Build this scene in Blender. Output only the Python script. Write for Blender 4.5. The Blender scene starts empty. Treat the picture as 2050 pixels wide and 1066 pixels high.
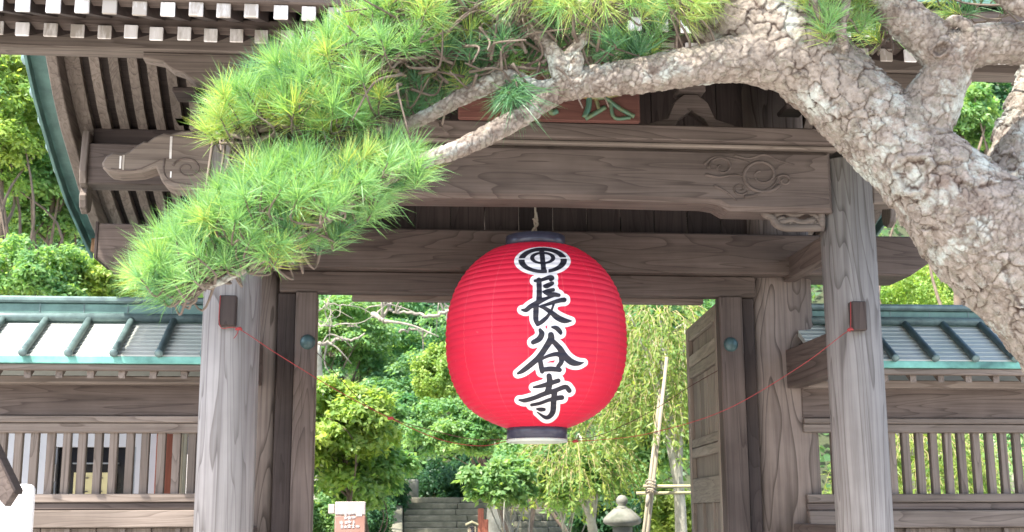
import bpy, bmesh, math, random
import numpy as np
from mathutils import Vector, Matrix, Quaternion

random.seed(7)
rng = np.random.default_rng(11)
scene = bpy.context.scene
C = scene.collection
R = math.radians

# ------------------------------------------------------------------ camera
F, PITCH, YAW, ROLL = 2500.0, R(11.2), R(5.3), R(-0.25)
fwd = np.array([math.sin(YAW)*math.cos(PITCH), math.cos(YAW)*math.cos(PITCH), math.sin(PITCH)])
_r = np.array([math.cos(YAW), -math.sin(YAW), 0.0]); _u = np.cross(_r, fwd)
rt = _r*math.cos(ROLL)+_u*math.sin(ROLL); up = -_r*math.sin(ROLL)+_u*math.cos(ROLL)
EYE = np.array([0, 0, 1.6])
cam_d = bpy.data.cameras.new('camera'); cam = bpy.data.objects.new('camera', cam_d); C.objects.link(cam)
cam.matrix_world = Matrix(((rt[0], up[0], -fwd[0], 0), (rt[1], up[1], -fwd[1], 0), (rt[2], up[2], -fwd[2], 1.6), (0, 0, 0, 1)))
cam_d.sensor_width = 36; cam_d.lens = 36*F/2050; cam_d.clip_start = .1; cam_d.clip_end = 1000
cam_d.dof.use_dof = True; cam_d.dof.focus_distance = 7.6; cam_d.dof.aperture_fstop = 5.6
scene.camera = cam

def at(px, py, Y):
    """photo direction -> point of the vertical plane y = Y"""
    d = fwd*F+rt*(px-1025)-up*(py-533)
    return Vector(EYE+d*(Y/d[1]))

# ------------------------------------------------------------------ light
SUN = Vector((-0.42, -0.36, 0.83)).normalized()
world = bpy.data.worlds.new('World'); scene.world = world; world.use_nodes = True
nt = world.node_tree; nt.nodes.clear()
sky = nt.nodes.new('ShaderNodeTexSky'); sky.sky_type = 'NISHITA'; sky.sun_disc = False
sky.sun_elevation = math.asin(SUN.z); sky.sun_rotation = math.atan2(SUN.x, SUN.y)
sky.air_density = 1.0; sky.dust_density = 2.0; sky.ozone_density = 1.0
bg = nt.nodes.new('ShaderNodeBackground'); bg.inputs[1].default_value = 0.15
wo = nt.nodes.new('ShaderNodeOutputWorld')
nt.links.new(sky.outputs[0], bg.inputs[0]); nt.links.new(bg.outputs[0], wo.inputs[0])
sl = bpy.data.lights.new('sun', 'SUN'); sl.energy = 3.5; sl.angle = R(.6); sl.color = (1, .95, .86)
so = bpy.data.objects.new('sun', sl); C.objects.link(so)
so.rotation_euler = SUN.to_track_quat('Z', 'Y').to_euler(); so.location = SUN*50
vs = scene.view_settings
vs.view_transform = 'Standard'; vs.look = 'None'; vs.gamma = 1; vs.use_curve_mapping = False; vs.exposure = 2.12
scene.cycles.max_bounces = 8; scene.cycles.diffuse_bounces = 4; scene.cycles.transparent_max_bounces = 4

# ------------------------------------------------------------------ materials
M = {}
def newmat(name):
    m = bpy.data.materials.new(name); m.use_nodes = True; M[name] = m
    t = m.node_tree; b = t.nodes['Principled BSDF']
    return m, t, b
def nd(t, typ, **kw):
    n = t.nodes.new(typ)
    for k, v in kw.items():
        if k in ('operation', 'blend_type', 'data_type', 'noise_dimensions', 'attribute_name', 'feature', 'wave_type'): setattr(n, k, v)
        else: n.inputs[k].default_value = v
    return n
def ramp(t, src, stops):
    r = t.nodes.new('ShaderNodeValToRGB'); el = r.color_ramp.elements
    while len(el) > 1: el.remove(el[0])
    el[0].position = stops[0][0]; el[0].color = tuple(stops[0][1])+(1,)
    for p, c in stops[1:]:
        e = el.new(p); e.color = tuple(c)+(1,)
    t.links.new(src, r.inputs[0]); return r.outputs[0]
def mixc(t, fac, a, b, mode='MIX'):
    n = t.nodes.new('ShaderNodeMix'); n.data_type = 'RGBA'; n.blend_type = mode
    for sock, v in ((n.inputs[0], fac), (n.inputs[6], a), (n.inputs[7], b)):
        if isinstance(v, (int, float)): sock.default_value = v
        elif isinstance(v, tuple): sock.default_value = v+(1,) if len(v) == 3 else v
        else: t.links.new(v, sock)
    return n.outputs[2]
def coords(t, scale, per_object=True):
    tc = t.nodes.new('ShaderNodeTexCoord'); mp = t.nodes.new('ShaderNodeMapping')
    mp.inputs['Scale'].default_value = scale
    src = tc.outputs['Object']
    if per_object:
        oi = t.nodes.new('ShaderNodeObjectInfo'); ad = t.nodes.new('ShaderNodeVectorMath'); ad.operation = 'MULTIPLY_ADD'
        t.links.new(oi.outputs['Random'], ad.inputs[0]); ad.inputs[1].default_value = (37, 53, 71)
        t.links.new(src, ad.inputs[2]); src = ad.outputs[0]
    t.links.new(src, mp.inputs[0]); return mp.outputs[0]
def bump(t, b, h, strength, dist):
    n = t.nodes.new('ShaderNodeBump'); n.inputs['Strength'].default_value = strength; n.inputs['Distance'].default_value = dist
    t.links.new(h, n.inputs['Height']); t.links.new(n.outputs[0], b.inputs['Normal'])

def wood(name, axis, light, dark, rings=8.0, line=.55, cross=4.6, along=.36, rough=.78):
    """weathered timber: the growth-ring lines are contour lines of a noise stretched along the grain"""
    m, t, b = newmat(name)
    sc = [cross]*3; sc[axis] = along
    v = coords(t, sc)
    n1 = nd(t, 'ShaderNodeTexNoise', Scale=1.0, Detail=2.0, Roughness=.45, Distortion=.35); t.links.new(v, n1.inputs['Vector'])
    mu = nd(t, 'ShaderNodeMath', operation='MULTIPLY'); t.links.new(n1.outputs[0], mu.inputs[0]); mu.inputs[1].default_value = rings*2
    fr = nd(t, 'ShaderNodeMath', operation='FRACT'); t.links.new(mu.outputs[0], fr.inputs[0])
    lines = ramp(t, fr.outputs[0], [(0, (1, 1, 1)), (.72, (.90, .895, .89)), (.90, (line+.06, line+.05, line+.04)), (.965, (line*.92, line*.88, line*.86)), (1, (1, 1, 1))])
    sc2 = [38]*3; sc2[axis] = 1.1
    v2 = coords(t, sc2)
    n2 = nd(t, 'ShaderNodeTexNoise', Scale=1.0, Detail=4.0, Roughness=.6); t.links.new(v2, n2.inputs['Vector'])
    fib = ramp(t, n2.outputs[0], [(.25, (.62, .60, .60)), (.55, (1, 1, 1)), (.8, (1.12, 1.12, 1.12))])
    v3 = coords(t, (1.3, 1.3, 1.3))
    n3 = nd(t, 'ShaderNodeTexNoise', Scale=1.0, Detail=5.0, Roughness=.6); t.links.new(v3, n3.inputs['Vector'])
    base = mixc(t, ramp(t, n3.outputs[0], [(.3, (0, 0, 0)), (.7, (1, 1, 1))]), dark, light)
    c = mixc(t, 1.0, base, lines, 'MULTIPLY'); c = mixc(t, 1.0, c, fib, 'MULTIPLY')
    sc4 = [60]*3; sc4[axis] = .7
    n4 = nd(t, 'ShaderNodeTexNoise', Scale=1.0, Detail=2.0); t.links.new(coords(t, sc4), n4.inputs['Vector'])
    c = mixc(t, ramp(t, n4.outputs[0], [(.68, (0, 0, 0)), (.73, (.55, .55, .55))]), c, tuple(x*.3 for x in dark))
    oi2 = t.nodes.new('ShaderNodeObjectInfo'); mo = nd(t, 'ShaderNodeMath', operation='MULTIPLY_ADD'); t.links.new(oi2.outputs['Random'], mo.inputs[0]); mo.inputs[1].default_value = .34; mo.inputs[2].default_value = .80
    cmb = t.nodes.new('ShaderNodeCombineColor')
    for k_ in range(3): t.links.new(mo.outputs[0], cmb.inputs[k_])
    c = mixc(t, 1.0, c, cmb.outputs[0], 'MULTIPLY')
    n6 = nd(t, 'ShaderNodeTexNoise', Scale=1.0, Detail=3.0); v6 = [3.4]*3; v6[axis] = .5; t.links.new(coords(t, v6), n6.inputs['Vector'])
    c = mixc(t, ramp(t, n6.outputs[0], [(.52, (0, 0, 0)), (.72, (.5, .5, .5))]), c, tuple(x*.55 for x in dark))     # water stains along the grain
    t.links.new(c, b.inputs['Base Color']); b.inputs['Roughness'].default_value = rough
    b.inputs['Specular IOR Level'].default_value = .25
    bump(t, b, n2.outputs[0], .35, .004)
    return m
AX = dict(x=0, y=1, z=2)
for a, i in AX.items():
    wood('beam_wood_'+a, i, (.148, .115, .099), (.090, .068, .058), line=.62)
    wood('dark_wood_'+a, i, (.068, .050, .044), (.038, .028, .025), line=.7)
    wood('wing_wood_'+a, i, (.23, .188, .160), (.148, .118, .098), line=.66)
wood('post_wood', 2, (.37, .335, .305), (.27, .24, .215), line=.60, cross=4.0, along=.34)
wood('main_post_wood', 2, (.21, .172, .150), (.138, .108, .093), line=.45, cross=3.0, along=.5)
wood('door_wood_y', 1, (.36, .315, .25), (.25, .21, .165), line=.75)
wood('door_wood_z', 2, (.31, .26, .21), (.21, .175, .14), line=.75)
wood('red_wood_x', 0, (.13, .052, .04), (.085, .035, .027), line=.75)
wood('red_wood_z', 2, (.26, .085, .05), (.18, .06, .04), line=.8)
wood('new_wood_y', 1, (.42, .24, .13), (.30, .17, .10), line=.7)
wood('pole_wood', 2, (.38, .33, .24), (.26, .22, .155), line=.75, cross=6)
wood('pole_wood_x', 0, (.48, .44, .28), (.34, .32, .18), line=.75, cross=6)

def simple(name, col, rough=.6, metal=0.0, var=.25, scale=6.0, col2=None, spec=.4):
    m, t, b = newmat(name)
    n = nd(t, 'ShaderNodeTexNoise', Scale=scale, Detail=6.0, Roughness=.6); t.links.new(coords(t, (1, 1, 1)), n.inputs['Vector'])
    c2 = col2 or tuple(x*(1-var) for x in col)
    t.links.new(mixc(t, ramp(t, n.outputs[0], [(.32, (0, 0, 0)), (.68, (1, 1, 1))]), c2, col), b.inputs['Base Color'])
    b.inputs['Roughness'].default_value = rough; b.inputs['Metallic'].default_value = metal; b.inputs['Specular IOR Level'].default_value = spec
    bump(t, b, n.outputs[0], .15, .004)
    return m
simple('copper_green', (.12, .225, .195), .5, 0, col2=(.055, .11, .10), scale=5)
simple('copper_fascia', (.20, .50, .42), .55, 0, col2=(.045, .13, .115), scale=3.2)
simple('copper_dark', (.15, .22, .21), .42, .1, col2=(.07, .10, .105), scale=9)
simple('copper_sheet', (.42, .43, .39), .5, 0, col2=(.31, .345, .305), scale=2.2)
simple('sign_top', (.50, .42, .40), .6, 0, var=.15)
simple('nail_copper', (.065, .115, .115), .4, .3, col2=(.04, .07, .07), scale=14)
simple('copper_cap', (.24, .34, .34), .4, .3, col2=(.12, .19, .185), scale=14)
simple('black_lacquer', (.035, .035, .055), .28, 0, scale=10, col2=(.055, .052, .078))
simple('white_plaster', (.56, .56, .58), .8, 0, var=.06)
simple('white_board', (.66, .63, .61), .6, 0, var=.04)
simple('dark_glass', (.012, .013, .018), .15, 0)
simple('cream_panel', (.62, .54, .28), .6, 0, var=.1)
simple('metal_frame', (.33, .35, .38), .35, .6)
simple('stone', (.20, .195, .165), .85, 0, col2=(.10, .105, .08), scale=6)
simple('mossy_stone', (.185, .17, .13), .9, 0, col2=(.085, .085, .06), scale=4)  # mossy mottling; also darkened, the stairs' shade is put into the colour
simple('gravel_ground', (.46, .43, .39), .9, 0, var=.25, scale=14)
simple('forest_floor', (.05, .065, .025), .95, 0, col2=(.025, .025, .014), scale=2)
simple('rope', (.30, .26, .20), .9, 0)
simple('red_cord', (.26, .03, .03), .8, 0, var=.2)
simple('dark_cord', (.10, .035, .03), .8, 0, var=.3)
simple('ink', (.018, .016, .026), .55, 0, var=.2)
simple('paper_white', (.80, .76, .77), .7, 0, var=.08)
simple('rim_paint', (.52, .55, .47), .6, 0, var=.15)
simple('gold_green', (.10, .12, .05), .5, .2, col2=(.05, .13, .10), scale=12)
simple('gold', (.24, .15, .05), .4, .4, col2=(.12, .15, .08), scale=12)
simple('info_board', (.42, .26, .22), .6, 0, col2=(.33, .17, .13), scale=1.5)
simple('brown_board', (.16, .10, .085), .7, 0)
simple('pale_bark', (.44, .42, .35), .85, 0, col2=(.25, .24, .19), scale=8)
simple('grey_bark', (.33, .29, .24), .85, 0, col2=(.17, .15, .12), scale=9)
simple('brown_bark', (.17, .125, .09), .9, 0, col2=(.08, .06, .045), scale=9)
simple('green_twig', (.22, .22, .08), .8, 0, col2=(.30, .22, .12))
simple('twig', (.085, .058, .045), .9, 0, col2=(.15, .12, .095), scale=14)

m, t, b = newmat('white_paint')                          # weathered chalk paint of the rafter ends
n = nd(t, 'ShaderNodeTexNoise', Scale=9.0, Detail=6.0, Roughness=.65); t.links.new(coords(t, (1.6, 1, .45)), n.inputs['Vector'])
oi = t.nodes.new('ShaderNodeObjectInfo')
mu = nd(t, 'ShaderNodeMath', operation='MULTIPLY_ADD'); t.links.new(oi.outputs['Random'], mu.inputs[0]); mu.inputs[1].default_value = .34; t.links.new(n.outputs[0], mu.inputs[2])
t.links.new(ramp(t, mu.outputs[0], [(.42, (.76, .74, .74)), (.62, (.60, .57, .55)), (.80, (.30, .265, .23))]), b.inputs['Base Color'])
b.inputs['Roughness'].default_value = .8

m, t, b = newmat('lantern_red')                          # ribbed lantern paper; the glued seams run down it
tc = t.nodes.new('ShaderNodeTexCoord'); sx = t.nodes.new('ShaderNodeSeparateXYZ'); t.links.new(tc.outputs['Object'], sx.inputs[0])
an = nd(t, 'ShaderNodeMath', operation='ARCTAN2'); t.links.new(sx.outputs[1], an.inputs[0]); t.links.new(sx.outputs[0], an.inputs[1])
mu = nd(t, 'ShaderNodeMath', operation='MULTIPLY'); t.links.new(an.outputs[0], mu.inputs[0]); mu.inputs[1].default_value = 16/(2*math.pi)
fr = nd(t, 'ShaderNodeMath', operation='FRACT'); t.links.new(mu.outputs[0], fr.inputs[0])
seam = ramp(t, fr.outputs[0], [(0, (0, 0, 0)), (.485, (0, 0, 0)), (.5, (1, 1, 1)), (.515, (0, 0, 0)), (1, (0, 0, 0))])
n = nd(t, 'ShaderNodeTexNoise', Scale=3.0, Detail=5.0); t.links.new(tc.outputs['Object'], n.inputs['Vector'])
base = mixc(t, n.outputs[0], (.72, .016, .050), (.78, .036, .085))
n2 = nd(t, 'ShaderNodeTexNoise', Scale=22.0, Detail=3.0); t.links.new(tc.outputs['Object'], n2.inputs['Vector'])
scr = ramp(t, n2.outputs[0], [(.70, (0, 0, 0)), (.78, (.35, .35, .35))])
base = mixc(t, scr, base, (.8, .20, .22))
sm = nd(t, 'ShaderNodeMath', operation='MULTIPLY'); t.links.new(seam, sm.inputs[0]); sm.inputs[1].default_value = .30
base = mixc(t, sm.outputs[0], base, (.85, .25, .25))
t.links.new(base, b.inputs['Base Color']); b.inputs['Roughness'].default_value = .5; b.inputs['Specular IOR Level'].default_value = .3
tr = t.nodes.new('ShaderNodeBsdfTranslucent'); t.links.new(base, tr.inputs[0])
mx = t.nodes.new('ShaderNodeMixShader'); mx.inputs[0].default_value = .3
t.links.new(b.outputs[0], mx.inputs[1]); t.links.new(tr.outputs[0], mx.inputs[2]); t.links.new(mx.outputs[0], t.nodes['Material Output'].inputs[0])

m, t, b = newmat('pine_bark')                            # colours of plates, fissures and lichen on the modelled plates
at1 = nd(t, 'ShaderNodeAttribute', attribute_name='crack'); at2 = nd(t, 'ShaderNodeAttribute', attribute_name='plate')
plate = ramp(t, at2.outputs['Fac'], [(0, (.11, .085, .068)), (.25, (.18, .15, .125)), (.45, (.235, .20, .17)), (.6, (.165, .145, .115)), (.78, (.27, .23, .20)), (1, (.15, .13, .105))])
n = nd(t, 'ShaderNodeTexNoise', Scale=34.0, Detail=8.0, Roughness=.75); t.links.new(coords(t, (1, 1, 1), False), n.inputs['Vector'])
c = mixc(t, 1.0, plate, ramp(t, n.outputs[0], [(.32, (.42, .37, .34)), (.47, (.95, .95, .95)), (.70, (1.35, 1.35, 1.35))]), 'MULTIPLY')
n3 = nd(t, 'ShaderNodeTexNoise', Scale=4.0, Detail=9.0, Roughness=.72); t.links.new(coords(t, (1, 1, 1), False), n3.inputs['Vector'])
c = mixc(t, ramp(t, n3.outputs[0], [(.52, (0, 0, 0)), (.60, (.85, .85, .85))]), c, (.37, .39, .35))
n5 = nd(t, 'ShaderNodeTexNoise', Scale=2.2, Detail=6.0, Roughness=.6); t.links.new(coords(t, (1, 1, 1.3), False), n5.inputs['Vector'])
c = mixc(t, ramp(t, n5.outputs[0], [(.55, (0, 0, 0)), (.68, (.55, .55, .55))]), c, (.105, .06, .043))
c = mixc(t, at1.outputs['Fac'], c, (.052, .034, .026))
t.links.new(c, b.inputs['Base Color']); b.inputs['Roughness'].default_value = .88; b.inputs['Specular IOR Level'].default_value = .2
bump(t, b, n.outputs[0], .6, .006)

def leafmat(name, a, c, trans=.54, rough=.45):
    m, t, b = newmat(name)
    at_ = nd(t, 'ShaderNodeAttribute', attribute_name='tint')
    col = mixc(t, at_.outputs['Fac'], a, c)
    t.links.new(col, b.inputs['Base Color']); b.inputs['Roughness'].default_value = rough; b.inputs['Specular IOR Level'].default_value = .35
    tr = t.nodes.new('ShaderNodeBsdfTranslucent')
    t.links.new(mixc(t, 1.0, col, (1.5, 1.45, .6), 'MULTIPLY'), tr.inputs[0])
    mx = t.nodes.new('ShaderNodeMixShader'); mx.inputs[0].default_value = trans
    t.links.new(b.outputs[0], mx.inputs[1]); t.links.new(tr.outputs[0], mx.inputs[2]); t.links.new(mx.outputs[0], t.nodes['Material Output'].inputs[0])
leafmat('leaf_yellow', (.18, .31, .08), (.37, .45, .14))
leafmat('leaf_light', (.13, .28, .11), (.28, .40, .17))
leafmat('leaf_mid', (.09, .23, .11), (.22, .36, .17))
leafmat('leaf_blue', (.08, .19, .12), (.19, .30, .20))
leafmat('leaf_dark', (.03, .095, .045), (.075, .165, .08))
leafmat('leaf_willow', (.12, .22, .06), (.28, .34, .09))
leafmat('leaf_hill', (.05, .13, .055), (.15, .24, .09))
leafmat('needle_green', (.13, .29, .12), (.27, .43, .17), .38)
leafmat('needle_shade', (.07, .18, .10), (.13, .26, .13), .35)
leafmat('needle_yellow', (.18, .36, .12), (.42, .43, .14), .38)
for k_ in ('needle_green', 'needle_shade', 'needle_yellow'): M[k_].node_tree.nodes['Principled BSDF'].inputs['Roughness'].default_value = .42

# ------------------------------------------------------------------ helpers
def link(o, parent=None):
    C.objects.link(o)
    if parent is not None: o.parent = parent
    return o
def tag(o, label, cat, group=None):
    o['label'] = label; o['category'] = cat
    if group: o['group'] = group
    return o
def thing(name, label, cat, loc=(0, 0, 0), group=None):
    o = bpy.data.objects.new(name, None); o.location = loc; o.empty_display_size = .2
    C.objects.link(o); return tag(o, label, cat, group)
def put(name, me, mat, parent=None, loc=None, smooth=False):
    if mat is not None and len(me.materials) == 0: me.materials.append(M[mat])
    if smooth: me.polygons.foreach_set('use_smooth', [True]*len(me.polygons))
    o = bpy.data.objects.new(name, me)
    if loc is not None: o.location = loc
    link(o, parent)
    if parent is not None: o.matrix_parent_inverse = Matrix.Translation(-Vector(root_loc(parent)))
    return o
def root_loc(p):
    v = Vector((0, 0, 0))
    while p is not None:
        v = v+p.location
        p = p.parent
        break
    return v
def bm_mesh(bm, name='mesh'):
    me = bpy.data.meshes.new(name); bmesh.ops.recalc_face_normals(bm, faces=bm.faces); bm.to_mesh(me); bm.free(); return me
def box_into(bm, x0, x1, y0, y1, z0, z1, bev=.006):
    b2 = bmesh.new()
    vs_ = [b2.verts.new((x, y, z)) for x in (x0, x1) for y in (y0, y1) for z in (z0, z1)]
    for f in ((0, 1, 3, 2), (4, 6, 7, 5), (0, 4, 5, 1), (2, 3, 7, 6), (0, 2, 6, 4), (1, 5, 7, 3)): b2.faces.new([vs_[i] for i in f])
    if bev: bmesh.ops.bevel(b2, geom=b2.edges[:], offset=min(bev, .3*min(abs(x1-x0), abs(y1-y0), abs(z1-z0))), segments=1, affect='EDGES')
    tmp = bpy.data.meshes.new('t'); b2.to_mesh(tmp); b2.free(); bm.from_mesh(tmp); bpy.data.meshes.remove(tmp)
def box(x0, x1, y0, y1, z0, z1, bev=.006):
    bm = bmesh.new(); box_into(bm, x0, x1, y0, y1, z0, z1, bev); return bm_mesh(bm)
def prism(poly, y0, y1, bev=.006, plane='xz'):
    """extrude a closed outline (x,z) between two depths; plane 'yz' extrudes (y,z) along x"""
    bm = bmesh.new()
    f = (lambda a, b_, d: (a, d, b_)) if plane == 'xz' else (lambda a, b_, d: (d, a, b_))
    A = [bm.verts.new(f(a, b_, y0)) for a, b_ in poly]; B = [bm.verts.new(f(a, b_, y1)) for a, b_ in poly]
    n = len(poly); bm.faces.new(A); bm.faces.new(B[::-1])
    for i in range(n): bm.faces.new((A[i], B[i], B[(i+1) % n], A[(i+1) % n]))
    bmesh.ops.recalc_face_normals(bm, faces=bm.faces)
    if bev:
        es = [e for e in bm.edges if len(e.link_faces) == 2 and any(len(q.verts) > 4 or n == 4 for q in e.link_faces)]
        bmesh.ops.bevel(bm, geom=es, offset=bev, segments=1, affect='EDGES', clamp_overlap=True)
    bmesh.ops.triangulate(bm, faces=[q for q in bm.faces if len(q.verts) > 4])
    return bm_mesh(bm)
def arr_mesh(V, faces, name='mesh', tint=None, mat=None):
    """V (n,3); faces (m,k) int array, or list of such arrays"""
    me = bpy.data.meshes.new(name)
    fl = faces if isinstance(faces, list) else [faces]
    fl = [np.asarray(f, dtype=np.int32) for f in fl if len(f)]
    me.vertices.add(len(V)); me.vertices.foreach_set('co', np.asarray(V, dtype=np.float32).ravel())
    loops = np.concatenate([f.ravel() for f in fl]); cnt = np.concatenate([np.full(len(f), f.shape[1]) for f in fl])
    me.loops.add(len(loops)); me.loops.foreach_set('vertex_index', loops)
    me.polygons.add(len(cnt)); st = np.concatenate([[0], np.cumsum(cnt)[:-1]])
    me.polygons.foreach_set('loop_start', st.astype(np.int32)); me.polygons.foreach_set('loop_total', cnt.astype(np.int32))
    me.update(calc_edges=True); me.validate()
    if tint is not None:
        a = me.attributes.new('tint', 'FLOAT', 'POINT'); a.data.foreach_set('value', np.asarray(tint, dtype=np.float32))
    if mat: me.materials.append(M[mat])
    return me
def catmull(P, n):
    P = np.asarray(P, float); out = []
    Q = np.vstack([2*P[0]-P[1], P, 2*P[-1]-P[-2]])
    for i in range(1, len(Q)-2):
        for s in np.arange(n)/n:
            a, b_, c, d = Q[i-1], Q[i], Q[i+1], Q[i+2]
            out.append(.5*((2*b_)+(-a+c)*s+(2*a-5*b_+4*c-d)*s*s+(-a+3*b_-3*c+d)*s**3))
    out.append(Q[-2]); return np.array(out)
def tube_arrays(P, rad, seg=8, cap=True):
    P = np.asarray(P, float); n = len(P); rad = np.broadcast_to(rad, (n,))
    T = np.gradient(P, axis=0); T /= np.linalg.norm(T, axis=1)[:, None]+1e-9
    N = np.cross(T[0], [0, 0, 1.]);
    if np.linalg.norm(N) < .1: N = np.cross(T[0], [1., 0, 0])
    N /= np.linalg.norm(N); V = []
    a = np.linspace(0, 2*np.pi, seg, endpoint=False)
    for i in range(n):
        N = N-T[i]*N.dot(T[i]); N /= np.linalg.norm(N)+1e-9; B = np.cross(T[i], N)
        V.append(P[i]+rad[i]*(np.cos(a)[:, None]*N+np.sin(a)[:, None]*B))
    V = np.vstack(V); q = []
    i = np.arange(n-1)[:, None]*seg; j = np.arange(seg)[None, :]; k = (j+1) % seg
    q = np.stack([i+j, i+k, i+seg+k, i+seg+j], -1).reshape(-1, 4)
    fs = [q]
    if cap:
        V = np.vstack([V, P[0], P[-1]]); c0 = n*seg; jj = np.arange(seg); kk = (jj+1) % seg
        fs.append(np.stack([kk, jj, np.full(seg, c0)], -1)); fs.append(np.stack([(n-1)*seg+jj, (n-1)*seg+kk, np.full(seg, c0+1)], -1))
    return V, fs
class Bag:
    def __init__(s): s.V = []; s.q = []; s.t = []; s.n = 0
    def add(s, V, fs):
        for f in fs:
            (s.q if f.shape[1] == 4 else s.t).append(f+s.n)
        s.V.append(V); s.n += len(V)
    def tube(s, P, r, seg=8): s.add(*tube_arrays(P, r, seg))
    def mesh(s, mat=None):
        fl = []
        if s.q: fl.append(np.vstack(s.q))
        if s.t: fl.append(np.vstack(s.t))
        return arr_mesh(np.vstack(s.V), fl, mat=mat)
def tube_mesh(P, r, seg=8): V, fs = tube_arrays(P, r, seg); return arr_mesh(V, fs)
def lathe(prof, seg=48, c=(0, 0, 0)):
    prof = np.asarray(prof, float); a = np.linspace(0, 2*np.pi, seg, endpoint=False); n = len(prof)
    V = np.stack([prof[:, 0][:, None]*np.cos(a), prof[:, 0][:, None]*np.sin(a), np.repeat(prof[:, 1][:, None], seg, 1)], -1).reshape(-1, 3)+np.array(c)
    i = np.arange(n-1)[:, None]*seg; j = np.arange(seg)[None, :]; k = (j+1) % seg
    return arr_mesh(V, np.stack([i+j, i+k, i+seg+k, i+seg+j], -1).reshape(-1, 4))
def hash3(c, seed):
    h = (c[..., 0]*73856093) ^ (c[..., 1]*19349663) ^ (c[..., 2]*83492791) ^ (seed*2654435761 & 0x7fffffff)
    h = (h ^ (h >> 13))*1274126177 & 0x7fffffff
    return ((h ^ (h >> 16)) & 0xffff)/65535.0
def worley(P, scale, seed=1):
    Q = P/scale; cell = np.floor(Q).astype(np.int64)
    F1 = np.full(len(P), 9.); F2 = np.full(len(P), 9.); ID = np.zeros(len(P)); NP = np.zeros((len(P), 3))
    for dx in (-1, 0, 1):
        for dy in (-1, 0, 1):
            for dz in (-1, 0, 1):
                c = cell+np.array([dx, dy, dz])
                p = c+np.stack([hash3(c, seed), hash3(c, seed+1), hash3(c, seed+2)], -1)
                d = np.linalg.norm(Q-p, axis=1); idd = hash3(c, seed+3)
                m1 = d < F1
                F2 = np.where(m1, F1, np.minimum(F2, d)); ID = np.where(m1, idd, ID); F1 = np.where(m1, d, F1); NP = np.where(m1[:, None], Q-p, NP)
    return F1, F2, ID, NP*scale
def vnoise(P, scale, seed=1):
    Q = P/scale; c = np.floor(Q).astype(np.int64); f = Q-c; f = f*f*(3-2*f); s = 0
    for dx in (0, 1):
        for dy in (0, 1):
            for dz in (0, 1):
                w = (f[:, 0] if dx else 1-f[:, 0])*(f[:, 1] if dy else 1-f[:, 1])*(f[:, 2] if dz else 1-f[:, 2])
                s = s+w*hash3(c+np.array([dx, dy, dz]), seed)
    return s

# ------------------------------------------------------------------ the ground
def hill_z(x, y): return np.maximum(0, (y-36)*.85)+np.maximum(0, -(x+16))*.35*np.clip((y-14)/8, 0, 1)+np.maximum(0, (x-16))*.35*np.clip((y-14)/8, 0, 1)
gx = np.concatenate([np.linspace(-200, -50, 6), np.linspace(-45, 45, 46), np.linspace(50, 200, 6)]); gy = np.concatenate([np.linspace(-200, 0, 6), np.linspace(4, 33, 12), np.linspace(34, 90, 40), [120, 200]])
GX, GY = np.meshgrid(gx, gy); GZ = np.minimum(hill_z(GX, GY), 46)
V = np.stack([GX, GY, GZ], -1).reshape(-1, 3); nx = len(gx)
ii = np.arange(len(gy)-1)[:, None]*nx+np.arange(nx-1)[None, :]
g = put('ground', arr_mesh(V, np.stack([ii, ii+1, ii+nx+1, ii+nx], -1).reshape(-1, 4)), None); g['kind'] = 'structure'
m, t, b = newmat('ground_mat')
geo = t.nodes.new('ShaderNodeNewGeometry'); sx = t.nodes.new('ShaderNodeSeparateXYZ'); t.links.new(geo.outputs['Position'], sx.inputs[0])
n = nd(t, 'ShaderNodeTexNoise', Scale=18.0, Detail=8.0); t.links.new(geo.outputs['Position'], n.inputs['Vector'])
grav = mixc(t, n.outputs[0], (.36, .33, .30), (.58, .55, .50))
flo = mixc(t, n.outputs[0], (.02, .022, .012), (.06, .075, .03))
msk = ramp(t, sx.outputs[1], [(0, (0, 0, 0)), (1, (1, 1, 1))])
mr = t.nodes.new('ShaderNodeMapRange'); mr.inputs[1].default_value = 33; mr.inputs[2].default_value = 35; t.links.new(sx.outputs[1], mr.inputs[0])
t.links.new(mixc(t, mr.outputs[0], grav, flo), b.inputs['Base Color']); b.inputs['Roughness'].default_value = .95
g.data.materials.append(m)

# ------------------------------------------------------------------ the gate
XL, XR = -1.105, 3.175                  # post lines
YF, YM, YB = 8.4, 9.86, 11.3            # front, main and rear posts
RIDGE = 9.5
X0, X1 = -3.10, 4.86                    # roof edges
gate = thing('temple_gate', 'weathered timber temple gate with round posts, white-tipped rafters and copper roof', 'gate', ((XL+XR)/2, YM, 0))
def gp(name, me, mat, smooth=False, parent=None, loc=None): return put(name, me, mat, parent or gate, loc, smooth)
def cyl(x, y, z0, z1, r, seg=40, flare=0):
    return lathe([(0, z0), (r, z0), (r, z0+.02), (r, z1), (0, z1)], seg, (x, y, 0))
for x in (XL, XR):
    gp('front_post', cyl(x, YF, 0.12, 4.05, .19), 'post_wood', True)
    gp('post_base', cyl(x, YF, 0, .14, .30), 'stone', True)
    gp('rear_post', cyl(x, YB, 0.12, 4.4, .18), 'main_post_wood', True)
    gp('post_base', cyl(x, YB, 0, .14, .28), 'stone', True)
a = at(1506, 600, YM-.2); b_ = at(1633, 600, YM-.2)
MR = (a.x+b_.x)/2; mr_ = (b_.x-a.x)/2+.005
ML = at(559, 700, YM-.2).x-mr_
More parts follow.
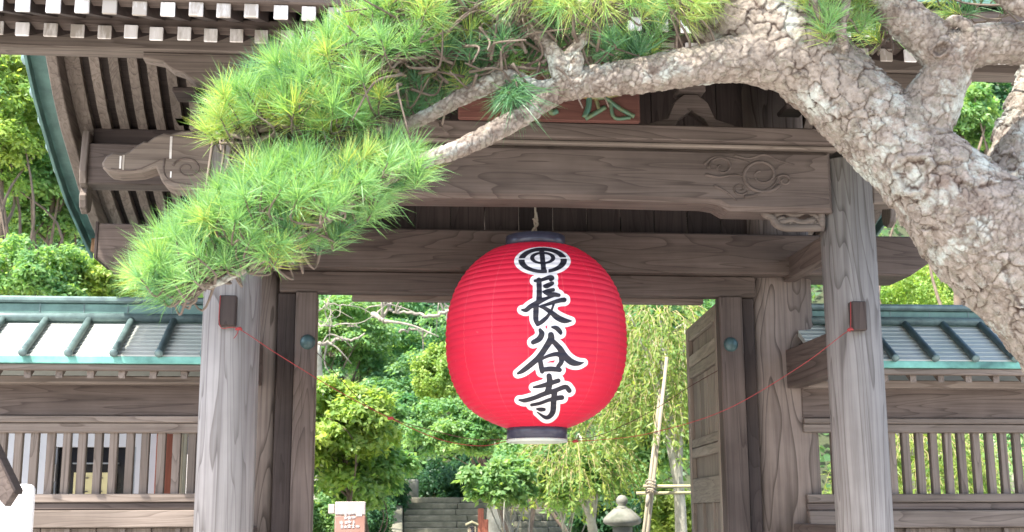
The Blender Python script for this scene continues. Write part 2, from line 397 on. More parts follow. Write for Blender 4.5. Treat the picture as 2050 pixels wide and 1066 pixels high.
def round_slab(x, y, rx, ry, z0, z1):
    bm = bmesh.new(); pts = []
    for k in range(48):
        th = 2*math.pi*k/48; e = .55
        pts.append((x+rx*math.copysign(abs(math.cos(th))**e, math.cos(th)), y+ry*math.copysign(abs(math.sin(th))**e, math.sin(th))))
    A = [bm.verts.new((p[0], p[1], z0)) for p in pts]; B = [bm.verts.new((p[0], p[1], z1)) for p in pts]
    bm.faces.new(A[::-1]); bm.faces.new(B)
    for i in range(48): bm.faces.new((A[i], A[(i+1) % 48], B[(i+1) % 48], B[i]))
    return bm_mesh(bm)
for x in (ML, MR):
    gp('main_post', round_slab(x, YM, mr_, .20, .12, 5.3), 'main_post_wood', True)
    gp('post_base', round_slab(x, YM, mr_+.1, .3, 0, .14), 'stone', True)
# tie beams running back from the front posts
def tie(x, pya, pyb, w=.1, mat='dark_wood_y'):
    z1, z0 = at(1648, pya, YF).z, at(1648, pyb, YF).z
    gp('tie_beam', box(x-w/2, x+w/2, YF+.1, YB-.1, z0, z1), mat)
for x in (XL+.02, XR-.03):
    tie(x, 655, 742, .12, 'beam_wood_y'); tie(x, 1052, 1140, .12, 'beam_wood_y'); tie(x, 452, 500, .1, 'beam_wood_y')
# crossbar over the main posts: chamfered ends
KF = 9.5
zt, zb = at(1100, 462, KF).z, at(1100, 543, KF).z
xl, xr = at(192, 500, KF).x, at(1882, 500, KF).x
zc = at(192, 515, KF).z
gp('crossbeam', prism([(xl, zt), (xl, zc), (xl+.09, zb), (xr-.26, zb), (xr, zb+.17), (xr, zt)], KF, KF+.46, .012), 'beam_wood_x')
gp('crossbeam_cap', box(xl-.012, xl+.010, KF-.008, KF+.468, zc-.01, zt+.012, .003), 'dark_wood_z')
# lintel, stop and door frame
LF = KF+.10
lz = at(1000, 589, LF).z
lx0, lx1 = at(560, 570, LF).x, at(1512, 570, LF).x
gp('lintel', box(lx0, lx1, LF, LF+.14, lz, zb-.004, .008), 'beam_wood_x')
gp('door_stop', box(at(705, 600, LF+.2).x, at(1405, 600, LF+.2).x, LF+.15, LF+.24, lz-.035, lz+.06, .004), 'wing_wood_x')
for (pa, pb, name, Y, mat) in ((591, 634, 'door_stud', LF-.02, 'beam_wood_z'), (1441, 1487, 'door_stud', LF-.02, 'beam_wood_z'), (556, 592, 'side_board', LF+.05, 'dark_wood_z'), (1486, 1510, 'side_board', LF+.05, 'dark_wood_z')):
    xa, xb = at(pa, 640, Y).x, at(pb, 640, Y).x
    s = gp(name, box(xa, xb, Y, Y+.13, .05, lz-.002, .008), mat)
    if name == 'door_stud':
        c = at(616 if pa < 1000 else 1463, 685 if pa < 1000 else 690, Y)
        pr = [(0.0, .035)]+[(.056*math.sin(q), .034*math.cos(q)) for q in np.linspace(.1, 1.5, 8)]+[(.058, .0), (.058, -.002)]
        me = lathe(pr, 32); me.transform(Matrix.Translation(c)@Matrix.Rotation(R(90), 4, 'X'))
        put('nail_cover', me, 'nail_copper', s, smooth=True)
gp('threshold', box(lx0, lx1, LF-.02, LF+.16, .0, .16, .01), 'beam_wood_x')
# opened door leaves (hinged on the studs)
def door(xh, sgn):
    Yh = LF+.14; L = 1.5; ang = R(4)
    root = gp('door', box(0, .035, 0, L, .2, lz-.03, .004), 'door_wood_z')      # backing board
    Mx = Matrix.Translation((xh, Yh, 0))@Matrix.Rotation(-ang*sgn, 4, 'Z')
    if sgn < 0: Mx = Mx@Matrix.Scale(-1, 4, (1, 0, 0))
    def sub(name, y0, y1, z0, z1, th, mat):
        me = box(-th, 0, y0, y1, z0, z1, .006); me.transform(Mx)
        if sgn < 0: me.flip_normals()
        put(name, me, mat, root)
    root.data.transform(Mx)
    if sgn < 0: root.data.flip_normals()
    zz = lambda py: at(1442, py, Yh).z
    sub('stile', 0, .09, .2, lz-.03, .05, 'door_wood_z'); sub('stile', L-.09, L, .2, lz-.03, .05, 'door_wood_z')
    rails = [(606, 637), (671, 697), (699, 722), (861, 880), (882, 903), (950, 1005), (1130, 1170), (1290, 1330)]
    for a_, c_ in rails: sub('rail', .092, L-.092, zz(c_), zz(a_), .042, 'door_wood_y')
    def planks(pt, pbm, n):
        w = (L-.19)/n
        for i in range(n): sub('plank', .095+i*w+.003, .095+(i+1)*w-.003, zz(pbm)+.003, zz(pt)-.003, .012+.004*(i % 2), 'door_wood_z')
    planks(722, 861, 7); planks(1005, 1130, 4)
    for i in range(2): sub('mullion', .45+i*.5, .50+i*.5, zz(1130), zz(1005), .04, 'door_wood_z')
door(at(1447, 700, LF+.14).x, 1)
door(at(628, 700, LF+.14).x-.02, -1)

# boarded wall over the crossbar
n = 14
for i in range(n):
    xa = ML+.2+(MR-ML-.4)*i/n; xb = ML+.2+(MR-ML-.4)*(i+1)/n
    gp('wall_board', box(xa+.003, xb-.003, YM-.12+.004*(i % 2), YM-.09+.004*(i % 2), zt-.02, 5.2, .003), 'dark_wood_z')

# front lintel beam with carved scrolls ("rainbow" beam)
KY = 8.24
zt2 = at(1100, 291, KY).z; zb2 = at(1100, 399, KY).z; ze = zb2-.055
xa, xb = XL+.15, XR-.15
sA = at(1435, 405, KY).x; sB = at(1462, 415, KY).x
mid = (XL+XR)/2
poly = [(xa, zt2), (xa, ze), (2*mid-sB, ze), (2*mid-sA-.02, zb2-.012), (2*mid-sA+.06, zb2)]
poly += [(mid, zb2+.008), (sA-.06, zb2), (sA+.02, zb2-.012), (sB, ze), (xb, ze), (xb, zt2)]
beam = gp('carved_beam', prism(poly, KY, KY+.30, .03), 'beam_wood_x')
def relief(name, pts, r, Y, parent, mat, n=10):
    P = catmull([at(px, py, Y) for px, py in pts], n)
    o = put(name, tube_mesh(P, np.linspace(r, r*.45, len(P)), 7), mat, parent, smooth=True)
    o; return o
def spiral(cx, cy, r0, turns, a0, d=1, squash=.85):
    return [(cx+r0*(1-.8*k/24)*math.cos(a0+d*turns*2*math.pi*k/24), cy+squash*r0*(1-.8*k/24)*math.sin(a0+d*turns*2*math.pi*k/24)) for k in range(25)]
for sgn in (1, -1):
    cx0 = 1520
    fx = (lambda x: x) if sgn > 0 else (lambda x: 2*1078-x)
    sc_ = [([(1412, 350), (1440, 355), (1470, 350), (1500, 358)], .008), (spiral(1525, 350, 44, 1.6, .6), .010), (spiral(1445, 335, 26, 1.2, 3.0), .008),
           ([(1490, 395), (1515, 390), (1545, 375), (1562, 352)], .010), (spiral(1570, 362, 15, 1.2, 3.5), .007), ([(1410, 330), (1430, 315), (1470, 318), (1500, 325)], .007),
           (spiral(1482, 378, 16, 1.2, .5), .007), ([(1470, 312), (1500, 318), (1530, 310), (1560, 322), (1590, 330)], .007), ([(1430, 372), (1455, 385), (1475, 402)], .007)]
    for pts, r in sc_: relief('carved_scroll', [(fx(x), y) for x, y in pts], r*1.5, KY-.001, beam, 'beam_wood_x', 3)
# carved openwork brackets under the beam ends
for sgn in (1, -1):
    fx = (lambda x: x) if sgn > 0 else (lambda x: 2*1078-x)
    def pp(px, py): v = at(fx(px), py, KY+.06); return (v.x, v.z)
    bag = Bag()
    Yc = KY+.09
    def tb(pts, r, n=4): bag.tube(catmull([at(fx(x), y, Yc) for x, y in pts], n), r, 8)
    tb([(1648, 456), (1600, 457), (1568, 456), (1552, 447), (1545, 436), (1530, 428), (1521, 414), (1530, 408)], .028)
    tb([(1648, 413), (1600, 411), (1560, 410), (1530, 410)], .026)
    tb(spiral(1536, 420, 15, 1.3, 3.1, 1, 1.0), .017, 2); tb(spiral(1566, 444, 12, 1.2, 1.5), .015, 2)
    tb([(1548, 432), (1570, 425), (1590, 432), (1615, 424), (1632, 432)], .020)
    tb([(1575, 412), (1590, 420), (1580, 428)], .018); tb([(1610, 412), (1622, 424), (1640, 440)], .020)
    tb([(1560, 447), (1585, 440), (1605, 446), (1630, 440)], .022); tb([(1640, 412), (1644, 435), (1644, 456)], .03)
    for x in range(1556, 1645, 14): tb(spiral(x, 449, 6, 1, 0), .012, 2)
    gp('carved_bracket', bag.mesh(), 'wing_wood_x', True)
# elephant-nose ends of the front beam, outside the posts
nose_px = [(425, 265), (395, 264), (368, 266), (345, 272), (330, 271), (312, 278), (298, 288), (290, 287), (275, 296), (262, 307), (252, 311), (240, 311), (228, 310), (215, 317), (207, 330), (209, 341), (220, 349), (240, 352),
           (262, 351), (285, 349), (302, 344), (315, 340), (320, 352), (326, 366), (336, 376), (350, 382), (375, 384), (425, 388)]
for sgn in (1, -1):
    pts = []
    for x, y in nose_px:
        v = at(x, y, KY+.1); pts.append((v.x if sgn > 0 else 2*mid-v.x, v.z))
    nose = gp('beam_nose', prism(pts, KY+.05, KY+.25, .012), 'wing_wood_x')
    if sgn > 0:
        for pts2, r in ((spiral(375, 338, 30, 1.5, 3.4, 1, .75), .007), ([(222, 338), (250, 342), (275, 340), (300, 330), (318, 322), (340, 316)], .005), ([(330, 318), (328, 345), (345, 364), (385, 370)], .006)):
            o = relief('carved_scroll', pts2, r, KY+.048, nose, 'beam_wood_x', 3)
        for px, y0_, y1_ in ((240, 313, 338), (246, 311, 342), (341, 274, 318), (341, 344, 356)):        # chalky paint left on the nose
            v0, v1 = at(px, y0_, KY+.05), at(px+2.2, y1_, KY+.05)
            o = put('paint_mark', box(v0.x, v1.x, KY+.046, KY+.052, v1.z, v0.z, 0), 'white_paint', nose)
# plate above the beam
zA, zB, zC = at(1100, 246, KY-.06).z, at(1100, 277, KY-.06).z, at(1100, 288, KY-.03).z
gp('plate_beam', box(XL-.30, XR+.30, KY-.08, KY+.40, zB, zA, .01), 'beam_wood_x')
gp('plate_moulding', box(XL+.10, XR-.10, KY-.03, KY+.34, zC, zB-.002, .01), 'wing_wood_x')

# roof profile (underside of the rafters) by distance from the ridge
prof_d = np.array([0, .4, .7, 1.18, 1.6, 2.28, 3.2]); prof_z = np.array([5.95, 5.5, 5.22, 4.90, 4.68, 4.42, 4.13])
def rz(d): return np.interp(d, prof_d, prof_z)
ZP = 4.885
gp('front_purlin', box(X0+.10, X1-.10, 8.30, 8.48, 4.725, ZP, .012), 'wing_wood_x')
zr0, zr1 = at(300, 371, 10.6).z, at(300, 289, 10.6).z
gp('rear_purlin', box(X0+.40, X1-.40, 10.6, 10.82, zr0, zr1, .012), 'beam_wood_x')
gp('ridge_purlin', box(X0+.10, X1-.10, RIDGE-.12, RIDGE+.12, 5.55, 5.86, .012), 'dark_wood_x')
gp('rear_plate', box(X0+.45, X1-.45, 10.69, 10.81, zr1+.002, 4.90, .01), 'dark_wood_x')
# brackets that carry the front purlin
def bracket(x):
    pl = []
    arm = [(-.78, 4.723), (-.78, 4.68), (-.62, 4.655), (-.54, 4.60), (-.45, 4.575), (-.36, 4.52), (-.29, 4.50), (-.26, 4.46), (.26, 4.46), (.29, 4.50), (.36, 4.52), (.45, 4.575), (.54, 4.60), (.62, 4.655), (.78, 4.68), (.78, 4.723)]
    gp('bracket_arm', prism([(x+a_*.85, z) for a_, z in arm], 8.33, 8.46, .008), 'wing_wood_x')
    for dx in (-.36, 0, .36): gp('bearing_block', box(x+dx-.085, x+dx+.085, 8.27, 8.50, 4.42-.02*(dx == 0), 4.46, .01), 'dark_wood_x')
    blk = [(-.16, 4.42), (.16, 4.42), (.16, 4.34), (.10, 4.25), (-.10, 4.25), (-.16, 4.34)]
    gp('bearing_block', prism([(x+a_, z) for a_, z in blk], 8.22, 8.55, .008), 'beam_wood_x')
    arm2 = [(-.42, 4.24), (-.42, 4.20), (-.30, 4.13), (-.2, zA+.004), (.2, zA+.004), (.30, 4.13), (.42, 4.20), (.42, 4.24)]
    gp('bracket_arm', prism([(x+a_, max(z, zA+.004)) for a_, z in arm2], 8.30, 8.46, .006), 'beam_wood_x')
for x in (XL, XR): bracket(x)
# frog-leg strut between the brackets
for x in (mid-.85+.2, mid+1.02):
    fl_ = [(-.34, zA+.004), (-.30, zA+.06), (-.17, zA+.10), (-.12, zA+.22), (-.05, zA+.28), (.05, zA+.28), (.12, zA+.22), (.17, zA+.10), (.30, zA+.06), (.34, zA+.004), (.14, zA+.004), (.09, zA+.10), (0, zA+.16), (-.09, zA+.10), (-.14, zA+.004)]
    gp('frog_leg_strut', prism([(x+a_, z) for a_, z in fl_], 8.32, 8.42, .005), 'beam_wood_x')
    gp('bearing_block', box(x-.1, x+.1, 8.28, 8.46, zA+.29, zA+.40, .01), 'beam_wood_x')
# rafters
def rafter_mesh(ds, zs, sgn, w, h):
    """bar along the slope; local x centred on 0"""
    ys = [RIDGE+sgn*d for d in ds]
    poly = [(y, z) for y, z in zip(ys, zs)]+[(y, z+h) for y, z in zip(ys[::-1], zs[::-1])]
    return prism(poly, -w/2, w/2, 0, 'yz')
SP = .155
xs = np.arange(X0+.25, X1-.2, SP)
W, H = .074, .078
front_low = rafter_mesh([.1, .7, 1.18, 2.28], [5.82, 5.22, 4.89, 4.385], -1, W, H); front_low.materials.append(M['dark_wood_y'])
zlo = 4.385
cap_low = box(-W/2-.002, W/2+.002, -.012, .006, 0-.002, H+.002, .003); cap_low.materials.append(M['white_paint'])
ylo = RIDGE-2.28
fly = prism([(6.70, 4.325), (6.70, 4.325+H), (8.2, 4.325+H+.53), (8.2, 4.325+.53)], -W/2, W/2, 0, 'yz'); fly.materials.append(M['dark_wood_y'])
back = rafter_mesh([.1, .4, .7, 1.0, 1.3, 1.7, 2.2, 3.0], [5.82, 5.50, 5.22, 5.0, 4.84, 4.64, 4.44, 4.20], 1, .08, .085); back.materials.append(M['wing_wood_y'])
for x in xs:
    for nm, me, cap, cy, cz, dx in (('rafter', front_low, cap_low, ylo, zlo, 0), ('flying_rafter', fly, cap_low, 6.70, 4.325, 0)):
        o = gp(nm, me, None, loc=(x+dx+random.uniform(-.006, .006), random.uniform(-.008, .008), random.uniform(-.004, .004)))
        c = bpy.data.objects.new('painted_end', cap); link(c, o); c.location = (0, cy, cz)
    gp('back_rafter', back, None, loc=(x, 0, 0))
# laths over each row of rafter ends, sheathing above
gp('eave_lath', box(X0+.05, X1-.05, ylo+.02, ylo+.13, zlo+H+.012, zlo+H+.075, .006), 'beam_wood_x')
gp('eave_board', box(X0+.03, X1-.03, 6.66, 6.80, 4.325+H+.006, 4.325+H+.10, .008), 'beam_wood_x')
def slope_sheet(ds, zs, sgn, x0, x1, th):
    ys = [RIDGE+sgn*d for d in ds]
    return prism([(y, z) for y, z in zip(ys, zs)]+[(y, z+th) for y, z in zip(ys[::-1], zs[::-1])], x0, x1, 0, 'yz')
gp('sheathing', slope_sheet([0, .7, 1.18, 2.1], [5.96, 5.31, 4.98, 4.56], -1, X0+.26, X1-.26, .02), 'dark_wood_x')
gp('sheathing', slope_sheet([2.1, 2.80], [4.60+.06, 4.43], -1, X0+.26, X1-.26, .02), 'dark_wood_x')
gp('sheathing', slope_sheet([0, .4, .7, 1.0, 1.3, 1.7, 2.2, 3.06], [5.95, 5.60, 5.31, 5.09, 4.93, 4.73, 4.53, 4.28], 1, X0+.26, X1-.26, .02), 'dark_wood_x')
gp('eave_board', box(X0+.05, X1-.05, RIDGE+2.98, RIDGE+3.08, 4.17, 4.31, .006), 'new_wood_y')
# copper roof skin
gp('roof', slope_sheet([0, .7, 1.18, 2.1, 2.9], [6.14, 5.45, 5.14, 4.80, 4.52], -1, X0, X1, .06), 'copper_green')
bd = [0, .4, .7, 1.0, 1.3, 1.7, 2.2, 3.28]; bz = [6.14, 5.70, 5.42, 5.20, 5.03, 4.82, 4.60, 4.29]
gp('roof', slope_sheet(bd, [z-.01 for z in bz], 1, X0, X1, .09), 'copper_green')
gp('roof_ridge', box(X0-.05, X1+.05, RIDGE-.2, RIDGE+.2, 6.12, 6.55, .03), 'copper_dark')
for sgn, xe in ((-1, X0), (1, X1)):
    # barge boards, seen from inside under the verge
    xi = xe-sgn*.22
    for sd, dd, zz_ in ((1, bd, bz), (-1, [0, .7, 1.18, 2.1, 2.9], [6.14, 5.45, 5.14, 4.80, 4.52])):
        ys = [RIDGE+sd*d for d in dd]
        hh = np.linspace(.44, .30, len(dd))
        poly = [(y, z-.012) for y, z in zip(ys, zz_)]+[(y, z-h) for y, z, h in zip(ys[::-1], zz_[::-1], hh[::-1])]
        gp('barge_board', prism(poly, xi-sgn*.09, xi, .008, 'yz'), 'wing_wood_y')
        poly = [(y, z-.012) for y, z in zip(ys, zz_)]+[(y, z-h*.45) for y, z, h in zip(ys[::-1], zz_[::-1], hh[::-1])]
        gp('barge_moulding', prism(poly, xi-sgn*.15, xi-sgn*.092, .008, 'yz'), 'wing_wood_y')
        # copper edge strip
        poly = [(y, z-.02) for y, z in zip(ys, zz_)]+[(y, z-.13) for y, z in zip(ys[::-1], zz_[::-1])]
        gp('verge_strip', prism(poly, xe-sgn*.008, xe+sgn*.02, .004, 'yz'), 'copper_green')
    # pendant that hides the purlin end
    ya, yb = 10.58, 10.84
    pz = [(ya, zr1+.10), (yb, zr1+.10), (yb+.03, zr0+.1), (yb, zr0+.0), (yb-.06, zr0-.03), (yb-.02, zr0-.10), (yb-.05, zr0-.2), ((ya+yb)/2, zr0-.24), (ya+.05, zr0-.2), (ya+.02, zr0-.10), (ya+.06, zr0-.03), (ya, zr0), (ya-.03, zr0+.1)]
    gp('gable_pendant', prism(pz, xi-sgn*.165, xi-sgn*.225, .008, 'yz'), 'wing_wood_z')
    for d in np.linspace(.55, 2.9, 9):
        z = np.interp(d, bd, bz); y = RIDGE+d
        pr = [(0, -.16), (.05, -.16), (.058, .03), (.055, .075), (.03, .09), (0, .092)]
        me = lathe(pr, 20); me.transform(Matrix.Translation((xe, y, z+.075))@Matrix.Rotation(R(90*sgn), 4, 'Y'))
        gp('verge_roll', me, 'copper_cap', True)
# pegs the cords are tied to
for (pa, pb, pt, pbm) in ((440, 472, 592, 653), (1703, 1735, 604, 662)):
    Yp = YF-.19
    v0, v1 = at(pa, pt, Yp-.03), at(pb, pbm, Yp-.03)
    gp('peg_block', box(v0.x, v1.x, Yp-.05, Yp+.12, v1.z, v0.z, .006), 'dark_wood_z')

# ------------------------------------------------------------------ name plaque
PY = 8.02
v0, v1 = at(918, 84, PY), at(1282, 246, PY)
plaque = thing('name_plaque', 'reddish brown name plaque with green and gold brush characters, behind the pine branch', 'plaque', ((v0.x+v1.x)/2, PY, v1.z))
put('board', box(v0.x, v1.x, PY, PY+.05, v1.z+.002, v0.z, .008), 'red_wood_x', plaque)
def stroke_tube(name, pts, r, Y, parent, mat):
    P = catmull([at(x, y, Y) for x, y in pts], 5)
    me = tube_mesh(P, r, 8)
    o = put(name, me, mat, parent, smooth=True); return o
for pts, r, mt in (([(1180, 192), (1178, 215), (1170, 236)], .020, 'gold_green'), ([(1172, 238), (1190, 228), (1212, 215)], .017, 'gold_green'), ([(1190, 190), (1195, 205), (1200, 222)], .014, 'gold'), ([(1212, 196), (1238, 216), (1270, 234)], .016, 'gold_green'),
                   ([(1222, 204), (1230, 236), (1262, 236)], .013, 'gold_green'), ([(1160, 192), (1200, 196), (1240, 188)], .018, 'gold'), ([(1100, 206), (1104, 226), (1116, 222)], .020, 'gold_green'), ([(1176, 104), (1174, 130)], .020, 'gold_green'),
                   ([(1188, 112), (1186, 132)], .020, 'gold'), ([(1000, 120), (1002, 170), (990, 215)], .020, 'gold_green'), ([(970, 150), (1000, 146), (1036, 150)], .018, 'gold'), ([(1090, 130), (1095, 160), (1080, 200)], .018, 'gold_green'),
                   ([(1210, 120), (1235, 140), (1230, 165)], .018, 'gold_green'), ([(1160, 160), (1200, 156), (1250, 160)], .018, 'gold_green')):
    stroke_tube('brush_stroke', pts, r, PY-.004, plaque, mt)

# ------------------------------------------------------------------ paper lantern
LY = 8.92
prof = [(497, 60), (499, 74), (504, 88), (510, 98), (518, 109), (530, 124), (545, 138), (560, 149), (584, 162), (610, 171), (635, 176.5), (665, 178.8), (690, 178.8), (715, 177.5), (740, 173.5), (765, 166), (785, 157), (800, 148), (815, 136), (830, 118), (842, 98), (852, 76), (858, 59)]
lc = at(1073.5, 690, LY); LX = lc.x
pm = abs(at(1073.5+100, 690, LY).x-lc.x)/100
lzs = np.array([at(1073.5, y, LY).z for y, _ in prof]); lrs = np.array([r*pm for _, r in prof])
o_ = np.argsort(lzs); lzs = lzs[o_]; lrs = lrs[o_]
zlo_, zhi_ = lzs[0], lzs[-1]
NR = 36
fine_z = np.linspace(zlo_, zhi_, 400); fine_r = np.interp(fine_z, lzs, lrs)
kern = np.exp(-np.linspace(-2, 2, 21)**2); kern /= kern.sum()
fine_r = np.convolve(np.pad(fine_r, 10, mode='reflect', reflect_type='odd'), kern, 'valid')
arc = np.concatenate([[0], np.cumsum(np.hypot(np.diff(fine_z), np.diff(fine_r)))]); arc /= arc[-1]
fine_rr = fine_r+.0062*np.abs(np.sin(np.pi*arc*NR))-.003
def lantern_r(z): return np.interp(z, fine_z, fine_rr)
lant = thing('paper_lantern', 'huge red ribbed paper lantern with black brush characters hanging in the gateway', 'lantern', (LX, LY, zlo_-.15))
def lp(name, me, mat, smooth=True): return put(name, me, mat, lant, smooth=smooth)
me = lathe(np.stack([fine_rr, fine_z-lc.z], -1), 160)
sh = put('lantern_shade', me, 'lantern_red', lant, loc=(LX, LY, lc.z), smooth=True)
rtop, rbot = 59.5*pm, 59.5*pm
zt_, zb_ = at(1073, 464, LY-.2).z, at(1073, 882, LY-.2).z
lp('top_ring', lathe([(rtop-.02, zhi_-.02), (rtop, zhi_-.02), (rtop, zt_), (rtop-.02, zt_), (rtop-.02, zhi_-.02)], 64, (LX, LY, 0)), 'black_lacquer')
lp('bottom_ring', lathe([(rbot-.015, zlo_+.02), (rbot, zlo_+.02), (rbot, zb_+.02), (rbot-.015, zb_+.02), (rbot-.015, zlo_+.02)], 64, (LX, LY, 0)), 'black_lacquer')
lp('bottom_rim', lathe([(rbot-.02, zb_+.018), (rbot+.001, zb_+.018), (rbot+.001, zb_-.004), (rbot-.02, zb_-.004), (rbot-.022, zb_+.01), (0, zb_+.012)], 64, (LX, LY, 0)), 'rim_paint')
lp('inner_frame', box(LX-rtop, LX+rtop, LY-.02, LY+.02, zt_-.03, zt_-.005, .004), 'black_lacquer')
P = [(LX, LY, zt_-.02), (LX+.004, LY, zt_+.06), (LX-.006, LY, zt_+.12), (LX+.003, LY, zt_+.17), (LX, LY, zt_+.3), (LX, LY, 4.75), (LX, LY, 5.56)]
bag = Bag(); bag.tube(catmull(P, 5), .008, 8)
bag.tube(catmull([(LX-.012, LY-.01, zt_-.01), (LX-.02, LY-.01, zt_+.05), (LX+.016, LY-.012, zt_+.10), (LX-.016, LY-.012, zt_+.14), (LX+.012, LY-.01, zt_+.12), (LX+.004, LY-.01, zt_+.19)], 6), .009, 8)
lp('hanging_rope', bag.mesh(), 'rope')

# brush writing on the shade: strokes (x, y, width) -> filled outlines laid on the ribs
S1 = lambda pts: [(1010+x/5.922, 480+y/5.922, w/5.922) for x, y, w in pts]
S2 = lambda pts: [(1010+x/4.844, 640+y/4.844, w/4.844) for x, y, w in pts]
chars = [
    [S1(p) for p in (
        [(408, 480, 62), (412, 600, 62), (410, 720, 68)], [(362, 490, 36), (430, 482, 40), (500, 458, 46), (545, 446, 52), (566, 458, 52), (545, 480, 34)],
        [(468, 548, 26), (520, 534, 46), (568, 518, 44)], [(470, 562, 22), (505, 566, 26), (560, 530, 36)], [(462, 620, 28), (515, 606, 44), (578, 596, 44)], [(475, 636, 24), (530, 650, 50), (590, 652, 56), (644, 660, 44)],
        [(206, 834, 24), (255, 836, 52), (300, 800, 58), (370, 760, 62), (440, 722, 56), (520, 690, 36), (580, 672, 24)],
        [(412, 790, 14), (490, 774, 36), (580, 744, 46), (660, 722, 54), (706, 716, 60)], [(375, 780, 66), (372, 870, 66), (372, 950, 62), (392, 1006, 46)],
        [(392, 1006, 46), (455, 965, 52), (515, 905, 40), (560, 830, 28), (584, 765, 26)], [(420, 798, 22), (480, 816, 46), (560, 870, 58), (630, 926, 72), (710, 962, 66), (790, 966, 18)])],
    [S2(p) for p in (
        [(345, 102, 34), (362, 140, 54), (335, 190, 56), (278, 222, 46)], [(462, 74, 22), (505, 85, 46), (538, 118, 44), (545, 138, 26)],
        [(450, 150, 58), (450, 190, 66), (405, 265, 58), (335, 365, 56), (250, 442, 52), (180, 496, 46), (130, 524, 24)],
        [(475, 215, 46), (535, 280, 58), (585, 355, 62), (645, 410, 66), (710, 428, 46), (768, 418, 10)],
        [(345, 396, 46), (355, 450, 50), (364, 505, 44)], [(356, 386, 26), (430, 352, 34), (505, 336, 46), (548, 350, 50)], [(548, 350, 52), (552, 410, 48), (520, 458, 40)], [(372, 488, 44), (450, 480, 50), (535, 490, 44)])],
    [S2(p) for p in (
        [(432, 548, 52), (438, 600, 58), (430, 660, 58), (412, 705, 50)], [(282, 658, 20), (345, 648, 38), (425, 625, 44), (522, 594, 44)],
        [(142, 782, 18), (200, 786, 42), (290, 760, 44), (385, 722, 46), (490, 690, 44), (590, 655, 46), (628, 690, 48)],
        [(262, 830, 30), (340, 815, 34), (430, 782, 36), (520, 762, 48), (556, 758, 48)], [(486, 705, 56), (476, 800, 56), (470, 890, 54), (440, 938, 46), (395, 950, 36), (318, 900, 12)], [(314, 868, 18), (350, 874, 40), (384, 874, 34)])]]
def field(strokes, GXp, GYp):
    d = np.full(GXp.shape, 1e3)
    for st in strokes:
        Q = catmull(st, 4)
        for (ax, ay, aw), (bx, by, bw) in zip(Q[:-1], Q[1:]):
            L2 = (bx-ax)**2+(by-ay)**2+1e-9
            h = np.clip(((GXp-ax)*(bx-ax)+(GYp-ay)*(by-ay))/L2, 0, 1)
            d = np.minimum(d, np.hypot(GXp-ax-h*(bx-ax), GYp-ay-h*(by-ay))-.5*(aw+h*(bw-aw)))
    return d
def emblem(GXp, GYp):
    x = (GXp-1010)*5.922; y = (GYp-480)*5.922
    rr = lambda cx, cy, a, b__: np.hypot((x-cx)/a, (y-cy)/b__)
    ro = rr(452, 246, 288, 152); ri = rr(452, 218, 150, 74)
    ring = np.maximum((ro-1)*150, (.74-ro)*150); inner = np.maximum((ri-1)*74, (.66-ri)*90)
    bx_ = 438+(y-100)*.10; bar = np.maximum(np.abs(x-bx_)-30, np.abs(y-246)-150)
    d = np.minimum(np.minimum(ring, inner), bar)
    gaph = np.maximum(np.abs(y-(228-(x-300)*.022))-8, 36-np.abs(np.abs(x-452)-210)+ -0+0)      # white cut through the ring
    gaph = np.maximum(np.abs(y-(228-(x-300)*.022))-8, 155-np.abs(x-452))
    gapb = np.maximum(np.abs(x-512)-8, 320-y)
    d = np.maximum(d, -np.minimum(gaph, gapb))
    return d/5.922, (np.minimum(rr(450, 258, 335, 172)-1, 9)*170)/5.922
def contour(D, xs_, ys_):
    """marching squares -> polygons of D<0, as verts and faces"""
    V = []; faces = []; idx = {}
    def vid(key, p):
        if key not in idx: idx[key] = len(V); V.append(p)
        return idx[key]
    ny, nx_ = D.shape; ins = D < 0
    any4 = ins[:-1, :-1] | ins[1:, :-1] | ins[:-1, 1:] | ins[1:, 1:]
    for j, i in zip(*np.nonzero(any4)):
        cs = [(j, i), (j, i+1), (j+1, i+1), (j+1, i)]; poly = []
        for k in range(4):
            a_, b__ = cs[k], cs[(k+1) % 4]; da, db = D[a_], D[b__]
            if da < 0: poly.append(vid(a_, (xs_[a_[1]], ys_[a_[0]])))
            if (da < 0) != (db < 0):
                s = da/(da-db); key = (min(a_, b__), max(a_, b__))
                poly.append(vid(key, (xs_[a_[1]]+s*(xs_[b__[1]]-xs_[a_[1]]), ys_[a_[0]]+s*(ys_[b__[0]]-ys_[a_[0]]))))
        if len(poly) >= 3: faces.append(poly)
    return np.array(V), faces
def on_lantern(P2, off):
    d = fwd[None, :]*F+rt[None, :]*(P2[:, 0:1]-1025)-up[None, :]*(P2[:, 1:2]-533)
    lo = (LY-.75)/d[:, 1]; hi = LY/d[:, 1]
    for _ in range(40):
        m_ = (lo+hi)/2; Q = EYE+d*m_[:, None]
        gq = np.hypot(Q[:, 0]-LX, Q[:, 1]-LY)-lantern_r(Q[:, 2])-off
        lo = np.where(gq > 0, m_, lo); hi = np.where(gq > 0, hi, m_)
    return EYE+d*hi[:, None]
def writing(name, D, xs_, ys_, off, mat, parent=None):
    V2, fc = contour(D, xs_, ys_); V3 = on_lantern(V2, off)
    me = bpy.data.meshes.new(name); me.from_pydata([tuple(v) for v in V3], [], fc); me.update()
    return put(name, me, mat, lant, smooth=True)
gxs = np.arange(1018, 1186, 1.0); gys = np.arange(488, 862, 1.0); GXp, GYp = np.meshgrid(gxs, gys)
allD = []
eD, eW = emblem(GXp, GYp)
dch = [field(c, GXp, GYp) for c in chars]
white = np.minimum(eW, np.minimum.reduce(dch)-7.6)
# white also fills the narrow gaps between neighbouring strokes
writing('white_outline', white, gxs, gys, .002, 'paper_white')
writing('emblem', eD, gxs, gys, .0045, 'ink')
for d in dch: writing('brush_character', d, gxs, gys, .0045, 'ink')

